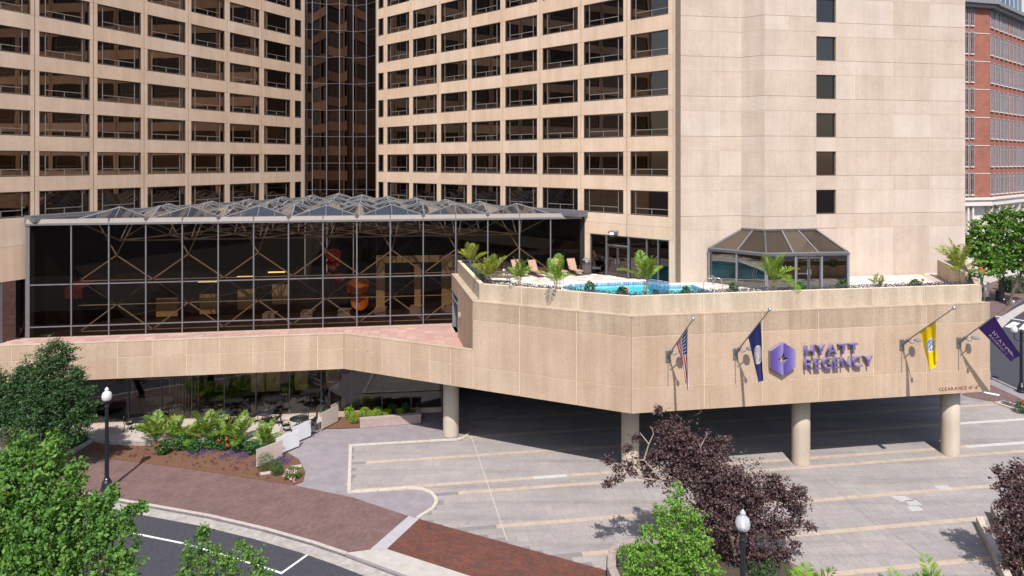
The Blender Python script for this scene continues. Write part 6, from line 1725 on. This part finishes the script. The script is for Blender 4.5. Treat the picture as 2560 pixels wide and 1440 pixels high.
for k in range(5): MB().box(fr, L * k / 4 + .01, L * (k + 1) / 4 - .01, -.45, .0, 0, .6).obj('wall_block', M['stone_wall'], t)
MB().box(fr, .05, L * 1.25, -4, -.45, 0, .45).obj('soil', M['soil'], t)
shrub('lime green shrub in the stone planter at the lower right corner', gp(2548, 1412, .45), .5, .55, M['leaf_lime'], 500, .08, None)
# right corner bed
pp = P2([(2486, 1009), (2510, 1004), (2640, 1046), (2640, 1062)])
t = thing('corner_bed', 'kerbed flower bed beside the driveway at the right edge', 'flower bed', (pp[0].x, pp[0].y, 0))
inn = grow(pp, -.16)
for i in range(4): MB().prism([pp[i], pp[(i + 1) % 4], inn[(i + 1) % 4], inn[i]], -.02, .12).obj('kerb_piece', M['cream_kerb'], t)
C = carpet('x', inn, 120, .1, None); C[:, 2] = .05 + rng.uniform(0, .25, len(C)); o = link('bedding', quads_mesh('bedding', leaf_quads(C, .1, .4, .7), M['bed_mix']), t); o['kind'] = 'stuff'
shrub('shrub with coral flowers in the corner bed at the right edge', gp(2556, 1030, .1), .45, .8, M['leaf_shrub'], 400, .12, None, ((-.2, .7), (.1, .8), (0, .5)), M['flower_red'])

# ------------------------------------------------------------------ far side of the street
c = gp(2496, 752, 0); t = thing('street_bin', 'slim black litter bin under the street trees', 'litter bin', c)
MB().lathe(c, [(.32, 0), (.32, 1.1), (.3, 1.14)], 14).obj('body', M['iron'], t); MB().lathe(c, [(.36, 1.15), (.36, 1.22), (.2, 1.3)], 14).obj('lid', M['iron'], t)
c = gp(2463, 752, 0); t = thing('post_box', 'pale grey utility box just past the podium corner', 'utility box', c)
MB().bx(c.x - .5, c.x + .5, c.y, c.y + .6, .5, 2.3).obj('body', M['limestone'], t); MB().bx(c.x - .55, c.x + .55, c.y - .05, c.y + .65, 0, .49).obj('base', M['dark_metal'], t)
hd = MB(); a = V(gp(2528, 735, 0)[:2]); 
t = thing('hedge', 'dark green clipped hedge along the far pavement at the right edge', 'hedge', (a.x, a.y, 0))
n = 2600; P = np.array([a.x, a.y, 0]) + rng.uniform(0, 1, (n, 3)) * np.array([9, 3, 2.0]); link('foliage', quads_mesh('foliage', leaf_quads(P, .3, .4), M['leaf_dark']), t)
MB().bx(a.x + .3, a.x + 8.7, a.y + .3, a.y + 2.7, 0, 1.7).obj('stems', M['soil'], t)
# red brick building
Bc = V(((2476 - CX) / F * 95, 95)); Bl = V(((2380 - CX) / F * 93.2, 93.2)); Br = Bc + V((11, 9)).normalized() * 34
M['sash'] = plain('grey sash', (.34, .34, .36), .6)
bb_ = thing('brick_building', 'red brick building with tall windows over a pale stone base, beyond the tower', 'building', (Bc.x, Bc.y, 0))
F1b, F2b = Fr(Bl, Bc - Bl), Fr(Bc, Br - Bc)
bk_ = [Bl, Bc, Br, Br + V((-9, 11)), Bl + V((0, 20))]
def inset(d): return [V((p.x, p.y)) for p in [Bl - V(F1b.N[:2]) * d, intersect(F1b, F2b, -d), Br - V(F2b.N[:2]) * d]] + bk_[3:]
MB().prism(inset(.12), 12.4, 39.0).obj('wall', M['brick_house'], bb_)
MB().prism(inset(.9), 0, 12.0).obj('stone_base', M['limestone'], bb_)
def ledge(n0, z0, z1, m, name):
    b = MB()
    for fr, L in ((F1b, (Bc - Bl).length), (F2b, (Br - Bc).length)): b.box(fr, -.0, L + (n0 if fr is F1b else 0), -.9, n0, z0, z1)
    return b.obj(name, M[m], bb_)
ledge(.35, 12.0, 12.35, 'limestone', 'string_course'); ledge(.15, 11.2, 11.99, 'limestone', 'frieze'); ledge(.9, 39.0, 39.5, 'slate', 'cornice'); ledge(.5, 38.5, 38.99, 'slate', 'cornice_bed'); ledge(.2, 5.6, 6.4, 'limestone', 'canopy_band')
MB().prism(inset(1.0), 39.5, 45).obj('attic_storey', M['limestone'], bb_)
def bwin(fr, u, w, z, h, m='pane_blue'):
    b = MB(); t = .055
    for q in ((0, w, 0, t), (0, w, h - t, h), (0, t, t, h - t), (w - t, w, t, h - t), (w / 2 - t * .4, w / 2 + t * .4, t, h - t), (t, w - t, h * .8, h * .8 + t * .7), (t, w - t, h * .2, h * .2 + t * .7)): b.box(fr, u + q[0], u + q[1], -.118, -.03, z + q[2], z + q[3])
    wo = b.obj('window', M['sash'], bb_)
    p = MB(); p._add([fr.p(u + t, -.09, z + t), fr.p(u + w - t, -.09, z + t), fr.p(u + w - t, -.09, z + h - t), fr.p(u + t, -.09, z + h - t)], [(0, 1, 2, 3)]); p.obj('pane', M[m], wo)
    MB().box(fr, u - .03, u + w + .03, -.118, .05, z - .12, z - .005).obj('sill', M['limestone'], wo)
    MB().box(fr, u - .08, u + w + .08, -.118, -.02, z + h + .01, z + h + .22).obj('lintel', M['slate' if fr is F1b else 'brick_house'], wo)
for k in range(7):
    z = 12.75 + 3.88 * k
    for j in range(9):
        u = .45 + j * 2.05
        bwin(F2b, u, 1.2, z, 2.85)
    for px in (2413, 2427): bwin(F1b, F1b.u(px), .62, z, 2.95, 'pane_slot')
for k in range(6):
    z = 12.1 + 3.88 * (k + 1) - .38
    b = MB()
    for fr, L in ((F1b, (Bc - Bl).length), (F2b, (Br - Bc).length)): b.box(fr, 0, L, -.118, -.07, z, z + .09)
    b.obj('brick_course', M['limestone'], bb_)
for j in range(9):
    MB().box(F2b, .3 + j * 2.05, 1.5 + j * 2.05, -.99, -.88, 40.4, 42.8).obj('attic_window', M['pane_blue'], bb_)
for j in range(9):
    u = 1 + j * 3.2; b = MB(); vs = [F2b.p(u, 0, 11.15), F2b.p(u + .45, 0, 11.15), F2b.p(u + .45, -.85, 11.15), F2b.p(u, -.85, 11.15), F2b.p(u + .1, -.7, 6.5), F2b.p(u + .35, -.7, 6.5), F2b.p(u + .35, -.85, 6.5), F2b.p(u + .1, -.85, 6.5)]
    b._add(vs, [(0, 1, 2, 3), (7, 6, 5, 4), (0, 4, 5, 1), (1, 5, 6, 2), (2, 6, 7, 3), (3, 7, 4, 0)]); b.obj('fin', M['limestone'], bb_)
for px in (2421, 2433):
    u = F1b.u(px); MB().box(F1b, u, u + .3, -.85, -.1, 6.5, 11.15).obj('fin', M['limestone'], bb_)
for j in range(8): MB().box(F2b, 2.0 + j * 3.2, 3.7 + j * 3.2, -.905, -.86, 1.0, 5.0).obj('shop_window', M['pane_slot'], bb_)
# near pavement under the camera side trees
sheet('near_pavement', [V((-60, -20)), V((60, -20)), V((60, 17)), V((8, 20)), V((-10, 20.5)), V((-60, 24))], RZ + .01, 'gutter') if False else None
